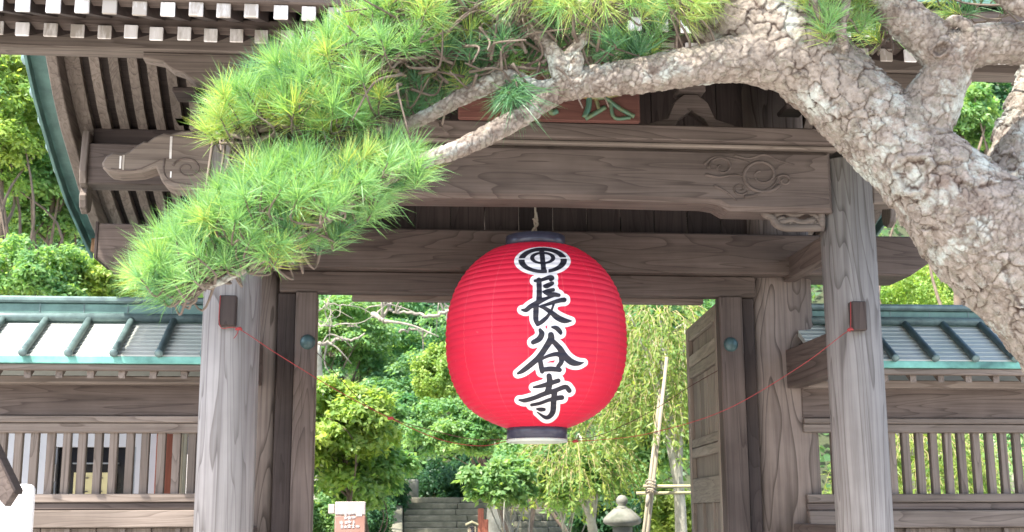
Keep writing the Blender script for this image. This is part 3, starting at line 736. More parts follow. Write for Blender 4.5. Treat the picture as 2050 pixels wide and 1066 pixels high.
# cords that steady the lantern
def cord(name, label, pts, mat, knots=()):
    P = catmull(pts, 8); bag = Bag(); bag.tube(P, .0026, 6)
    for k in knots: bag.tube([Vector(k)-Vector((.022, 0, .006)), Vector(k)-Vector((.01, 0, 0)), Vector(k)+Vector((.01, 0, .004)), Vector(k)+Vector((.022, 0, -.004))], [.004, .011, .011, .004], 8)
    tag(put(name, bag.mesh(), mat, smooth=True), label, 'cord', 'cords steadying the lantern')
Yp = YF-.25
kn = at(782, 838, 8.62)
cord('cord', 'red cord looped round the left post block and running down to the lantern foot', [at(441, 592, Yp), at(441, 654, Yp), at(478, 659, Yp), at(560, 712, 8.27), at(680, 785, 8.45), kn, at(880, 880, 8.75), at(960, 893, 8.85), at(1014, 884, 8.87)], 'red_cord', (at(478, 659, Yp-.005), kn))
cord('cord', 'thin dark cord from behind the left door stud to the lantern foot', [at(612, 690, LF+.2), at(640, 712, LF), at(720, 800, 9.1), at(787, 839, 8.64), at(880, 866, 8.8), at(950, 880, 8.86), at(1016, 880, 8.88)], 'dark_cord')
cord('cord', 'red cord running from the right post block down to the lantern foot', [at(1703, 604, Yp), at(1702, 662, Yp), at(1690, 668, 8.18), at(1600, 735, 8.3), at(1450, 822, 8.5), at(1300, 868, 8.7), at(1200, 881, 8.8), at(1134, 884, 8.87)], 'red_cord', (at(1702, 660, Yp-.005), at(1152, 884, 8.84)))
cord('cord', 'thin dark cord from the lantern foot to behind the opened right door', [at(1134, 880, 8.88), at(1200, 872, 9.0), at(1300, 826, 9.3), at(1380, 775, 9.6), at(1450, 735, 9.75)], 'dark_cord')
P = [at(478, 660, Yp-.004), at(474, 670, Yp-.006), at(468, 678, Yp)]
cord('cord', 'loose red cord end dangling from the knot under the left post block', P, 'red_cord')

# ------------------------------------------------------------------ roofed side walls
def side_wall(sgn):
    left = sgn < 0
    lab = 'roofed timber wall left of the gate, white building seen between its bars' if left else 'roofed timber wall right of the gate, green leaves seen between its bars'
    xin = (XL-.02) if left else (XR+.02)
    xout = -5.2 if left else 7.4
    xa, xb = min(xin, xout), max(xin, xout)
    root = thing('roofed_wall', lab, 'wall', ((xa+xb)/2, 9.86, 0))
    ref = 200 if left else 1850
    z_at = lambda py, Y: at(ref, py, Y).z
    def p(name, me, mat, smooth=False, loc=None, parent=None): return put(name, me, mat, parent or root, loc, smooth)
    YE, YR = 9.22, 9.76
    ze_ = z_at(712 if left else 722, YE); zr_ = z_at(645 if left else 652, YR-.03)
    # stepped copper courses
    n = 9; poly = []
    for k in range(n):
        y0 = YE+(YR-YE)*k/n; y1 = YE+(YR-YE)*(k+1)/n; z0 = ze_+(zr_-ze_)*k/n; z1 = ze_+(zr_-ze_)*(k+1)/n
        poly += [(y0, z0+.006), (y1, z1-.002)]
    poly += [(YR, zr_-.05), (YE, ze_-.03)]
    p('roof_sheet', prism(poly, xa, xb, 0, 'yz'), 'copper_sheet')
    back = [(YR+.22, zr_+.0), (YR+.22, zr_-.05), (YR+.80, ze_-.05), (YR+.80, ze_+.0)]
    p('roof_sheet', prism(back, xa, xb, 0, 'yz'), 'copper_sheet')
    # standing rolls
    dirv = Vector((0, YR-YE+.02, zr_-ze_+.012)); L = dirv.length
    me = lathe([(0, -.035), (.030, -.035), (.031, -.02), (.027, -.018), (.026, L), (0, L)], 16)
    me.transform(Vector((0, 0, 1)).rotation_difference(dirv).to_matrix().to_4x4()); me.materials.append(M['copper_dark'])
    x_first = at(320 if left else 1868, 705, YE).x
    step = abs(at(230, 705, YE).x-at(320, 705, YE).x)
    k = -12
    for k in range(-14, 15):
        x = x_first+k*step
        if xa+.03 < x < xb-.03: p('roof_roll', me, None, True, loc=(x, YE-.015, ze_+.028))
    # ridge box: cap, face, roll
    zc_ = z_at(598 if left else 614, YR)
    p('ridge_face', box(xa, xb, YR, YR+.2, zr_-.06, zc_-.04, .008), 'copper_green')
    p('ridge_cap', box(xa, xb, YR-.035, YR+.24, zc_-.038, zc_+.012, .018), 'copper_dark')
    rl = tube_mesh([(xa, YR-.02, zr_+.035), (xb, YR-.02, zr_+.035)], .034, 12); p('ridge_roll', rl, 'copper_dark', True)
    nj = int((xb-xa)/.33)
    for i in range(nj): p('ridge_seam', box(xa+.15+i*.33, xa+.158+i*.33, YR-.004, YR+.001, zr_+.06, zc_-.04, 0), 'copper_dark')
    # copper eave strip, board, rafters
    dy = 0 if left else 9
    zf = z_at(728+dy, YE)
    p('eave_strip', box(xa, xb, YE-.004, YE+.05, zf, ze_-.004, .005), 'copper_fascia')
    zb1 = z_at(742+dy, YE+.04)
    p('eave_board', box(xa, xb, YE+.02, YE+.09, zb1, zf-.002, .005), 'wing_wood_x')
    raf = prism([(YE+.06, zb1-.055), (YE+.06, zb1-.002), (YR+.1, zr_-.05), (YR+.1, zr_-.105)], -.024, .024, 0, 'yz'); raf.materials.append(M['wing_wood_y'])
    for k in range(int((xb-xa)/.222)): p('rafter', raf, None, loc=(xa+.1+k*.222, 0, 0))
    YW = 9.62
    zz = lambda py: z_at(py+dy*(1000-py)/260 if py < 1000 else py, YW)
    p('sheathing', prism([(YE+.06, zb1+.012), (YE+.06, zb1+.02), (YR+.1, zr_-.03), (YR+.1, zr_-.04)], xa, xb, 0, 'yz'), 'dark_wood_x')
    p('wall_plate', box(xa, xb, YW-.14, YW+.0, z_at(768+dy, YW-.14), z_at(758+dy, YW-.14)+.02, .006), 'wing_wood_x')
    p('top_beam', box(xa, xb, YW+.03, YW+.2, z_at(832+dy*.6, YW), z_at(768+dy, YW)+.04, .008), 'beam_wood_x')
    p('head_moulding', box(xa, xb, YW-.0, YW+.18, z_at(846+dy*.3, YW), z_at(832+dy*.6, YW)-.003, .006), 'wing_wood_x')
    zt1 = z_at(866, YW); zs1 = z_at(989, YW)
    p('head_rail', box(xa, xb, YW+.02, YW+.16, zt1, z_at(846+dy*.3, YW)-.003, .006), 'wing_wood_x')
    bar = box(-.029, .029, YW+.05, YW+.11, zs1-.01, zt1+.01, .005); bar.materials.append(M['wing_wood_z'])
    sp = .1155; xf = at(162 if left else 1845, 930, YW+.05).x
    for k in range(-40, 41):
        x = xf+k*sp
        if xa+.2 < x < xb-.05:
            o = p('bar', bar, None, loc=(x+random.uniform(-.004, .004), random.uniform(-.003, .003), 0))
    p('sill', box(xa, xb, YW-.0, YW+.18, z_at(1006, YW), zs1, .006), 'wing_wood_x')
    p('sill_moulding', box(xa, xb, YW+.02, YW+.17, z_at(1021, YW), z_at(1006, YW)-.003, .006), 'beam_wood_x')
    p('lower_rail', box(xa, xb, YW-.02, YW+.19, z_at(1057, YW), z_at(1021, YW)-.003, .008), 'wing_wood_x')
    zl = z_at(1057, YW)
    p('backing_board', box(xa+.01, xb-.01, YW+.12, YW+.15, zl-.05, zs1-.02, .003), 'dark_wood_x')
    p('backing_board', box(xa+.01, xb-.01, YW+.12, YW+.15, zt1+.01, z_at(800, YW), .003), 'dark_wood_x')
    nb = int((xb-xa)/.20)
    for i in range(nb):
        p('wall_board', box(xa+i*.2+.002, xa+(i+1)*.2-.002, YW+.06+.004*(i % 2), YW+.10, .12, zl-.003, .004), 'wing_wood_z')
        if i % 2 == 0: p('batten', box(xa+i*.2-.02, xa+i*.2+.02, YW+.02, YW+.058, .12, zl-.003, .004), 'wing_wood_z')
    p('foot_stone', box(xa, xb, YW-.08, YW+.26, 0, .118, .01), 'stone')
    for x in ((xa+.12, xb-2.5) if left else (xb-.12, xa+2.9)):
        p('wall_post', box(x-.07, x+.07, YW+.0, YW+.19, .12, zs1-.2, .008), 'wing_wood_z')
side_wall(-1); side_wall(1)

# ------------------------------------------------------------------ stone stairs, signs and small things behind the gate
def hz(x, y): return float(min(46, hill_z(np.array(x, float), np.array(y, float))))
YS = 30.0
sx0, sx1 = at(808, 1000, YS+2).x, at(1150, 1000, YS+2).x
stairs = thing('stone_stairs', 'mossy grey stone stairs climbing into the dark trees behind the gate', 'stairs', ((sx0+sx1)/2, YS, 0))
NS = 13; rise = (at(960, 996, YS+3.9).z)/NS; tread = .30
for k in range(NS):
    nb = 4; cuts = [sx0]+sorted(sx0+(sx1-sx0)*(i+random.uniform(.25, .75))/nb for i in range(1, nb))+[sx1]
    for i in range(nb):
        put('step_stone', box(cuts[i]+.006, cuts[i+1]-.006, YS+k*tread+random.uniform(-.01, .01), YS+(k+1)*tread+.1, k*rise+.0, (k+1)*rise+random.uniform(-.008, .006), .015), 'mossy_stone', stairs)
for x0_, x1_ in ((sx0-.30, sx0-.02), (sx1+.02, sx1+.30)):
    put('stringer', prism([(YS-.2, 0), (YS-.2, .35), (YS+NS*tread, NS*rise+.32), (YS+NS*tread+.4, NS*rise+.32), (YS+NS*tread+.4, 0)], x0_, x1_, .02, 'yz'), 'mossy_stone', stairs)
put('landing', box(sx0-.3, sx1+.3, YS+NS*tread+.1, YS+NS*tread+6, 0, NS*rise-.02, .02), 'stone', stairs)
bx0, bx1 = at(804, 980, 34).x, at(838, 980, 34).x
put('stair_post', box(bx0, bx1, 34.0, 34.4, NS*rise-.3, at(820, 960, 34).z, .03), 'stone', stairs)

YI = 15.4
v0, v1 = at(671, 1005, YI), at(730, 1120, YI)
ib = thing('information_board', 'pinkish brown information board with white lettering below the bright bush', 'sign', ((v0.x+v1.x)/2, YI, 0))
put('panel', box(v0.x, v1.x, YI, YI+.05, v1.z, v0.z-.16, .01), 'info_board', ib)
put('top_panel', box(v0.x, v1.x, YI-.002, YI+.05, v0.z-.158, v0.z, .01), 'sign_top', ib)
put('side_tab', box(v0.x-.08, v0.x-.005, YI+.01, YI+.04, v0.z-.14, v0.z-.03, .006), 'sign_top', ib)
for x in (v0.x+.05, v1.x-.05): put('leg', box(x-.03, x+.03, YI+.055, YI+.11, 0, v0.z-.05, .006), 'brown_board', ib)
for i in range(5):
    for j in range(4):
        if rng.random() < .85:
            c = at(684+i*8+rng.uniform(-1, 1), 1027+j*9+rng.uniform(-1, 1), YI-.003); w_, h_ = rng.uniform(.012, .026), rng.uniform(.010, .024)
            bm = bmesh.new()
            box_into(bm, c.x-w_, c.x+w_, YI-.006, YI-.001, c.z-.004, c.z+.004, 0); box_into(bm, c.x-.004, c.x+.004, YI-.008, YI-.0015, c.z-h_, c.z+h_, 0)
            box_into(bm, c.x-w_*.8, c.x+w_*.8, YI-.006, YI-.001, c.z-h_-.004, c.z-h_+.004, 0)
            put('lettering', bm_mesh(bm), 'paper_white', ib)
for i in range(3):
    c = at(715+i*4, 1027, YI-.003); put('lettering', box(c.x-.008, c.x+.008, YI-.006, YI-.001, c.z-.04, c.z+.04, 0), 'paper_white', ib)

YK = 15.0
v0, v1 = at(937, 1053, YK), at(953, 1160, YK)
mk = thing('marker_post', 'small pale wooden marker post with a tiny roof and black characters by the stairs', 'sign', ((v0.x+v1.x)/2, YK, 0))
put('post', box(v0.x, v1.x, YK, YK+.06, 0, v0.z, .004), 'pole_wood', mk)
xc = (v0.x+v1.x)/2
put('cap', prism([(xc-.075, v0.z+.002), (xc, v0.z+.035), (xc+.075, v0.z+.002), (xc+.075, v0.z+.022), (xc, v0.z+.058), (xc-.075, v0.z+.022)], YK-.02, YK+.08, .003), 'pole_wood_x', mk)
for pts in ([(941, 1056), (949, 1056)], [(946, 1054), (944, 1061), (949, 1060)], [(942, 1066), (948, 1064), (947, 1070), (942, 1074)]):
    put('brush_stroke', tube_mesh(catmull([at(x, y, YK-.003) for x, y in pts], 4), .008, 6), 'ink', mk)
YQ = 22.0
for px, lab_ in ((963, 'taller dark reddish brown wooden stake in front of the stone stairs'), (972, 'shorter dark reddish brown wooden stake in front of the stone stairs')):
    c = at(px, 1000, YQ); tag(put('wooden_stake', box(c.x-.05, c.x+.05, YQ, YQ+.09, 0, at(px, 1018 if px < 970 else 1040, YQ).z, .01), 'red_wood_z'), lab_, 'stake', 'stakes before the stairs')

# stone lantern
YT = 14.9
c = at(1246, 1045, YT); tl = thing('stone_lantern', 'weathered stone lantern with round finial and wide roof under the weeping tree', 'stone lantern', (c.x, YT, 0))
s_ = 1/ (F/YT)
zr = at(1246, 1041, YT).z
put('lantern_roof', lathe([(0, zr+.16), (.10, zr+.13), (.17, zr+.07), (.225, zr+.015), (.232, zr-.03), (.20, zr-.055), (.12, zr-.075), (0, zr-.075)], 6, (c.x, YT, 0)), 'stone', tl)
put('finial', lathe([(0, zr+.29), (.04, zr+.28), (.07, zr+.24), (.068, zr+.20), (.045, zr+.17), (.06, zr+.15), (.09, zr+.13), (0, zr+.12)], 20, (c.x, YT, 0)), 'stone', tl, smooth=True)
put('fire_box', lathe([(0, zr-.08), (.12, zr-.08), (.115, zr-.32), (0, zr-.32)], 6, (c.x, YT, 0)), 'stone', tl)
put('shaft', lathe([(0, zr-.325), (.2, zr-.33), (.18, zr-.42), (.09, zr-.45), (.085, zr-1.0), (.2, zr-1.06), (.22, .0), (0, 0)], 16, (c.x, YT, 0)), 'stone', tl)

# pole trellis that props the weeping tree
YP = 14.6
tr_ = thing('pole_trellis', 'pale wooden pole trellis lashed with rope, propping up the weeping tree', 'trellis', (at(1310, 980, YP).x, YP, 0))
def pole(name, a_, b__, r, mat): return put(name, tube_mesh([a_, (a_+b__)/2+Vector((.006, 0, 0)), b__], [r, r*.96, r*.9], 10), mat, tr_, smooth=True)
b0 = at(1296, 1066, YP); b1 = at(1335, 715, YP); d_ = (b1-b0)/(b1.z-b0.z)
pole('pole', b0-d_*b0.z, b1, .023, 'pole_wood')
b0 = at(1288, 1066, YP+.12); b1 = at(1322, 780, YP+.12); d_ = (b1-b0)/(b1.z-b0.z)
pole('pole', b0-d_*b0.z, b1, .022, 'pole_wood')
pole('crossbar', at(1288, 974, YP-.08), at(1480, 974, YP-.08), .021, 'pole_wood_x')
pole('crossbar', at(1274, 988, YP+.2), at(1480, 986, YP+.2), .021, 'pole_wood_x')
cc = at(1301, 978, YP)
put('rope_lashing', tube_mesh([cc+Vector((.055*math.cos(q), -.05+.13*math.sin(q)*.8, .003*k_-.05+.02*math.sin(2*q))) for k_, q in enumerate(np.linspace(0, 8*math.pi, 48))], .010, 6), 'rope', tr_, smooth=True)
cc = at(1296, 994, YP); put('rope_lashing', tube_mesh([cc+Vector((0, -.05, .02)), cc+Vector((-.01, -.06, -.06)), cc+Vector((-.02, -.05, -.12))], [.02, .028, .01], 8), 'rope', tr_, smooth=True)
for px in (1470,):
    q0 = at(px, 960, YP+.05); pole('pole', Vector((q0.x, q0.y, 0)), q0+Vector((0, 0, .3)), .035, 'pole_wood')

# white building behind the left wall
YH = 13.2
def hx(px): return at(px, 930, YH).x
def hzv(py): return at(200, py, YH).z
bl = thing('white_building', 'white plastered building with a dark window, behind the left wall bars', 'building', (hx(150), YH, 0))
wx0, wx1, wz1, wz0 = hx(106), hx(271), hzv(895), hzv(1075)
for nm, a_ in (('wall', (hx(-300), wx0, 0, 3.3)), ('wall', (wx1, hx(392), 0, 3.3)), ('wall', (wx0, wx1, wz1, 3.3)), ('wall', (wx0, wx1, 0, wz0))):
    put(nm, box(a_[0], a_[1], YH, YH+.15, a_[2], a_[3], 0), 'white_plaster', bl)
put('roof', box(hx(-320), hx(430), YH-1.3, YH+4, 3.302, 3.42, .02), 'copper_dark', bl)  # unseen overhang, drawn forward to keep the white wall in shade
put('wall', box(hx(-300), hx(392), YH+3.6, YH+3.75, 0, 3.3, 0), 'dark_glass', bl)
wn = put('window', box(wx0, wx1, YH+.10, YH+.13, wz0, wz1, 0), 'dark_glass', bl)
put('frame', box(wx0, wx0+.03, YH+.03, YH+.098, wz0, wz1, .003), 'metal_frame', wn); put('frame', box(wx1-.05, wx1, YH+.03, YH+.098, wz0, wz1, .003), 'metal_frame', wn)
put('frame', box(wx0+.18, wx1-.18, YH+.05, YH+.098, hzv(929), hzv(926), .003), 'metal_frame', wn)
put('handle', box(hx(108), hx(111), YH+.0, YH+.028, hzv(964), hzv(930), .003), 'white_board', wn)
put('blind', box(hx(146), hx(232), YH+.06, YH+.09, wz0+.02, hzv(946), .004), 'cream_panel', wn)
for py in (956, 983):
    for px in (170, 199, 222): put('slot', box(hx(px-5), hx(px+6), YH+.05, YH+.058, hzv(py+2), hzv(py), 0), 'black_lacquer', wn)
put('column', box(hx(318), hx(356), YH-.2, YH-.01, 0, 3.2, .01), 'red_wood_z', bl)
put('column', box(hx(357), hx(374), YH-.25, YH-.02, 0, 3.2, .01), 'pole_wood', bl)
YN = 11.6
q = at(382, 930, YN); bn = thing('banner_stand', 'narrow white banner on a dark pole beside the left front post', 'banner', (q.x, YN, 0))
put('cloth', box(at(375, 910, YN).x, at(383, 910, YN).x, YN, YN+.02, .4, at(380, 910, YN).z, .003), 'white_board', bn)
put('pole', tube_mesh([(at(385, 930, YN).x, YN+.03, 0), (at(385, 930, YN).x, YN+.03, at(385, 868, YN).z)], .012, 8), 'black_lacquer', bn)
put('fitting', box(at(377, 880, YN).x, at(384, 880, YN).x, YN-.01, YN+.02, at(380, 908, YN).z, at(380, 872, YN).z, .006), 'black_lacquer', bn)

# white board and little roof at the left edge, near the camera
YL = 6.4
v0, v1 = at(-60, 970, YL), at(52, 1200, YL)
def rrect(x0, x1, z0, z1, r):
    return [(x0, z0), (x1, z0)]+[(x1-r+r*math.cos(q), z1-r+r*math.sin(q)) for q in np.linspace(0, math.pi/2, 6)]+[(x0+r-r*math.sin(q), z1-r+r*math.cos(q)) for q in np.linspace(0, math.pi/2, 6)]
wb = thing('white_signboard', 'plain white round-cornered board standing at the left edge', 'sign', ((v0.x+v1.x)/2, YL, 0))
put('panel', prism(rrect(v0.x, v1.x, .5, v0.z, .03), YL, YL+.04, .004), 'white_board', wb)
for x in (v0.x+.06, v1.x-.05): put('leg', box(x-.02, x+.02, YL+.042, YL+.08, 0, .8, .004), 'metal_frame', wb)
YO = 5.6
rf = thing('roofed_notice_box', 'small brown wooden roof of a notice box at the left edge', 'sign', (at(-70, 960, YO).x, YO, 0))
pk = at(-40, 830, YO); ea = at(34, 984, YO); eb = at(26, 996, YO); ec = at(14, 1014, YO); ed = at(4, 1003, YO)
half = [(ea.x, ea.z), (eb.x, eb.z), (ec.x, ec.z), (ed.x, ed.z)]
mir = [(2*pk.x-x, z) for x, z in half[::-1]]
put('roof', prism([(pk.x, pk.z)]+half[:3]+[(ed.x, ed.z), (pk.x, pk.z-.20)]+mir[:1]+mir[1:], YO-.03, YO+.06, .004), 'beam_wood_y', rf)
put('roof_skin', prism([(pk.x, pk.z+.012), (ea.x+.006, ea.z+.005), (ea.x+.002, ea.z-.012), (pk.x, pk.z-.003+.005), (2*pk.x-ea.x-.002, ea.z-.012), (2*pk.x-ea.x-.006, ea.z+.005)], YO-.04, YO+.07, .002), 'dark_wood_y', rf)
put('box_body', box(pk.x-.06, pk.x+.06, YO-.01, YO+.05, .9, pk.z-.22, .006), 'beam_wood_z', rf)
put('leg', box(pk.x-.05, pk.x+.05, YO-.02, YO+.08, 0, .9, .006), 'beam_wood_z', rf)

# ------------------------------------------------------------------ background trees
def unit(v): return v/(np.linalg.norm(v, axis=-1, keepdims=True)+1e-9)
def leaves(P, Nrm, ln, wd, rg, droop=.25, along=None):
    n = len(P)
    d = rg.normal(size=(n, 3)) if along is None else along+rg.normal(size=(n, 3))*.25
    Nn = unit(Nrm+rg.normal(size=(n, 3))*.55); d = unit(d-Nn*(d*Nn).sum(1, keepdims=True)); d[:, 2] -= droop; d = unit(d)
    s = unit(np.cross(d, Nn)); L = ln*rg.uniform(.7, 1.3, (n, 1)); W_ = wd*rg.uniform(.8, 1.2, (n, 1))
    V = np.stack([P, P+d*L*.42+s*W_*.5, P+d*L+Nn*L*-.08, P+d*L*.42-s*W_*.5], 1).reshape(-1, 3)
    return V, np.arange(n*4).reshape(n, 4)
def crown_pts(rg, c, r, nleaf, style):
    """leaf sprays: thin tilted discs that droop outwards, spread through an uneven crown"""
    R3 = np.array(r); rmin = min(r[0], r[2]*1.5)
    nS, d0, d1, th_, tilt = {'round': (75, .20, .42, .30, .5), 'layer': (60, .30, .62, .10, .18), 'loose': (85, .20, .46, .16, .4), 'bush': (120, .14, .30, .5, .6)}[style]
    u = unit(rg.normal(size=(nS, 3))); seed_ = int(rg.integers(1e6))
    lobes = .62+.75*vnoise(u*1.0+50, .8, seed_) if style != 'bush' else np.ones(nS)
    cc_ = u*(rg.uniform(.12, 1.0, nS)**.5*lobes)[:, None]*R3*(.95 if style != 'bush' else .82)
    if style == 'layer':
        st_ = r[2]*.42; cc_[:, 2] = np.round(cc_[:, 2]/st_)*st_+rg.normal(size=nS)*.08*r[2]
    sr = rg.uniform(d0, d1, nS)*rmin
    nv_ = unit(np.array([0, 0, 1.])+u*np.array([.9, .9, 0])*tilt+rg.normal(size=(nS, 3))*tilt*.5)
    ax = unit(np.cross(nv_, rg.normal(size=(nS, 3)))); ay = np.cross(nv_, ax)
    w = sr**2; idx = rg.choice(nS, nleaf, p=w/w.sum())
    rr = rg.uniform(0, 1, nleaf)**.55; ph = rg.uniform(0, 2*np.pi, nleaf)
    lob = 1-.35*np.abs(np.sin(ph*2.5+idx))                      # ragged outline of each spray
    a_, b__ = rr*np.cos(ph)*lob, rr*np.sin(ph)*lob
    off = (ax[idx]*a_[:, None]+ay[idx]*b__[:, None]*.75+nv_[idx]*((rg.normal(size=nleaf)*th_)-.30*rr**2)[:, None])*sr[idx][:, None]
    P = cc_[idx]+off
    nrm = unit(nv_[idx]+off/sr[idx][:, None]*.5+np.array([0, -.15, .2]))
    tint = np.clip(rg.normal(.42, .2, nleaf)+rg.normal(0, .2, nS)[idx], 0, 1)
    return np.array(c)+P, nrm, tint, np.array(c)+cc_
def tree(name, label, cat, px, py, Y, rxp, ryp, mat, style='round', leaf=.08, n=6000, bark='brown_bark', group=None, seed=None, trunk=True, lean=0, asp=.55):
    rg = np.random.default_rng(seed if seed is not None else int(px*7+py*13+Y*101))
    c = at(px, py, Y); k = Y/F*1.16
    r = (rxp*k, max(rxp, ryp)*k*.8, ryp*k)
    base = (c.x+lean, Y+.2, hz(c.x, Y))
    root = thing(name, label, cat, base, group)
    P, nrm, tint, cl = crown_pts(rg, c, r, int(n*1.85), style)
    V, q = leaves(P, nrm, leaf*1.12, leaf*1.12*asp, rg)
    put('crown', arr_mesh(V, q, tint=np.repeat(tint, 4)), mat, root)
    bag = Bag(); b_ = np.array(base); top = np.array(c)+np.array([0, 0, -.1*r[2]])
    h = max(.4, top[2]-b_[2]); r0 = max(.03, .018*h**.9)
    mid_ = b_+(top-b_)*.5+rg.normal(size=3)*np.array([.06, .06, 0])*h
    path = catmull([b_-np.array([0, 0, .1]), mid_, top], 6); bag.tube(path, np.linspace(r0, r0*.4, len(path)), 9)
    for i in rg.choice(len(cl), min(len(cl), 12), replace=False):
        s0 = path[int(rg.uniform(.45, .95)*(len(path)-1))]; e = cl[i]; m_ = (s0+e)/2+rg.normal(size=3)*.12*np.linalg.norm(e-s0)
        pp_ = catmull([s0, m_, e], 5); bag.tube(pp_, np.linspace(r0*.32, r0*.08, len(pp_)), 6)
    put('trunk', bag.mesh(), bark, root, smooth=True)
    return root
def tt(*a, **k): return tree(*a, **k)
G1 = 'trees seen through the gate'
tt('broadleaf_tree', 'bright yellow-green maple right beside the left door stud', 'tree', 690, 850, 17, 105, 85, 'leaf_yellow', 'loose', .085, 9000, group=G1)
tt('broadleaf_tree', 'fresh green maple drooping over the information board', 'tree', 715, 945, 17.8, 95, 70, 'leaf_light', 'loose', .085, 9000, group=G1)
tt('hedge_bush', 'light green clipped bush left of the information board', 'bush', 640, 1050, 16.5, 60, 55, 'leaf_light', 'bush', .055, 5000)
tt('clipped_bush', 'round dark green bush right of the information board', 'bush', 752, 1045, 21, 42, 52, 'leaf_dark', 'bush', .05, 5000)
tt('maple_tree', 'layered maple with bare pale branches at the upper left of the opening', 'tree', 690, 655, 25, 105, 55, 'leaf_light', 'layer', .085, 8000, group=G1)
tt('maple_tree', 'layered green maple just left of the lantern', 'tree', 800, 700, 27, 125, 60, 'leaf_mid', 'layer', .085, 10000, group=G1, lean=-1.6)
tt('maple_tree', 'layered blue-green maple left of the olive bush, lower tier', 'tree', 735, 775, 25, 120, 60, 'leaf_mid', 'layer', .085, 10000, group=G1, lean=-1.2)
tt('broadleaf_tree', 'pale leafy tree at the top of the opening, under the lintel', 'tree', 700, 610, 31, 130, 60, 'leaf_mid', 'round', .11, 8000, group=G1, lean=-1.5)
tt('broadleaf_tree', 'dark green tree at the top of the opening, left of the lantern', 'tree', 850, 630, 33, 140, 65, 'leaf_dark', 'round', .12, 9000, group=G1, lean=4.5)
tt('olive_bush', 'yellow olive-coloured dense bush touching the left side of the lantern', 'bush', 880, 745, 23, 58, 56, 'leaf_yellow', 'bush', .06, 7000, lean=1.6)
tt('maple_tree', 'light green maple bough arching over the dark hollow', 'tree', 940, 850, 22, 110, 42, 'leaf_light', 'layer', .075, 9000, group=G1, lean=2.6)
tt('maple_tree', 'green maple bough left of the dark hollow', 'tree', 790, 835, 24, 85, 40, 'leaf_mid', 'layer', .08, 7000, group=G1, lean=-1.6)
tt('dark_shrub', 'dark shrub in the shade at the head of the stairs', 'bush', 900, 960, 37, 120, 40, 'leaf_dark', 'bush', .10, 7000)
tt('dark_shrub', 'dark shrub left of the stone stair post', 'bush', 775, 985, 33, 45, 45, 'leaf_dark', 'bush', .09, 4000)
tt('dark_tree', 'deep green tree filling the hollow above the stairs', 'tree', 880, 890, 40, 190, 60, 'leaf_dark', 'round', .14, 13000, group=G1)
tt('maple_tree', 'green maple behind the lantern', 'tree', 1040, 770, 30, 190, 110, 'leaf_mid', 'layer', .11, 9000, group=G1)
tt('young_tree', 'small pale green tree with a crooked whitish trunk in front of the stairs', 'tree', 1000, 965, 14.4, 62, 42, 'leaf_light', 'loose', .07, 4200, bark='pale_bark', lean=.45)
tt('broadleaf_tree', 'light green tree right below the lantern', 'tree', 1110, 935, 17, 105, 70, 'leaf_light', 'loose', .065, 11000, bark='pale_bark', group=G1, lean=.25)
tt('broadleaf_tree', 'mid green tree behind the pole trellis', 'tree', 1310, 830, 21, 130, 150, 'leaf_light', 'loose', .09, 12000, group=G1)
tt('broadleaf_tree', 'green tree at the top right of the opening', 'tree', 1330, 660, 24, 140, 90, 'leaf_mid', 'round', .10, 9000, group=G1)
tt('dark_shrub', 'dark green shrub behind the stone lantern', 'bush', 1215, 1030, 19, 80, 60, 'leaf_dark', 'bush', .08, 6000)
tt('leafy_bush', 'yellow-green bush between the trellis and the right door', 'bush', 1345, 1035, 17, 55, 60, 'leaf_yellow', 'bush', .07, 6000)
G2 = 'trees above the left wall'
tt('maple_tree', 'tall yellow-green maple at the top left edge', 'tree', 0, 210, 22, 110, 150, 'leaf_yellow', 'loose', .10, 13000, group=G2)
tt('maple_tree', 'bright green maple beside the copper verge', 'tree', 110, 345, 24, 120, 110, 'leaf_light', 'loose', .11, 13000, group=G2)
tt('blue_green_tree', 'hazy blue-green tree below the bright maple', 'tree', 110, 478, 27, 130, 62, 'leaf_blue', 'round', .09, 10000, group=G2)
tt('maple_tree', 'pale yellow-green maple behind the left roof ridge, at the left edge', 'tree', 40, 545, 20, 110, 58, 'leaf_light', 'layer', .08, 9000, group=G2)
tt('maple_tree', 'yellowish maple behind the left roof ridge, near the crossbeam end', 'tree', 190, 560, 21, 90, 52, 'leaf_yellow', 'loose', .08, 8000, group=G2)
tt('broadleaf_tree', 'large green tree behind the maples on the left', 'tree', 60, 330, 36, 280, 260, 'leaf_mid', 'round', .17, 14000, group=G2)
tt('broadleaf_tree', 'bright leafy tree framed between the pine limbs', 'tree', 1925, 240, 20, 70, 75, 'leaf_light', 'loose', .09, 6000)
tt('dark_tree', 'dark green wood behind the right end of the roof', 'tree', 1980, 230, 34, 240, 220, 'leaf_dark', 'round', .16, 12000)
tt('broadleaf_tree', 'brilliant yellow-green tree above the right roof ridge', 'tree', 1840, 600, 23, 170, 75, 'leaf_yellow', 'bush', .06, 14000)

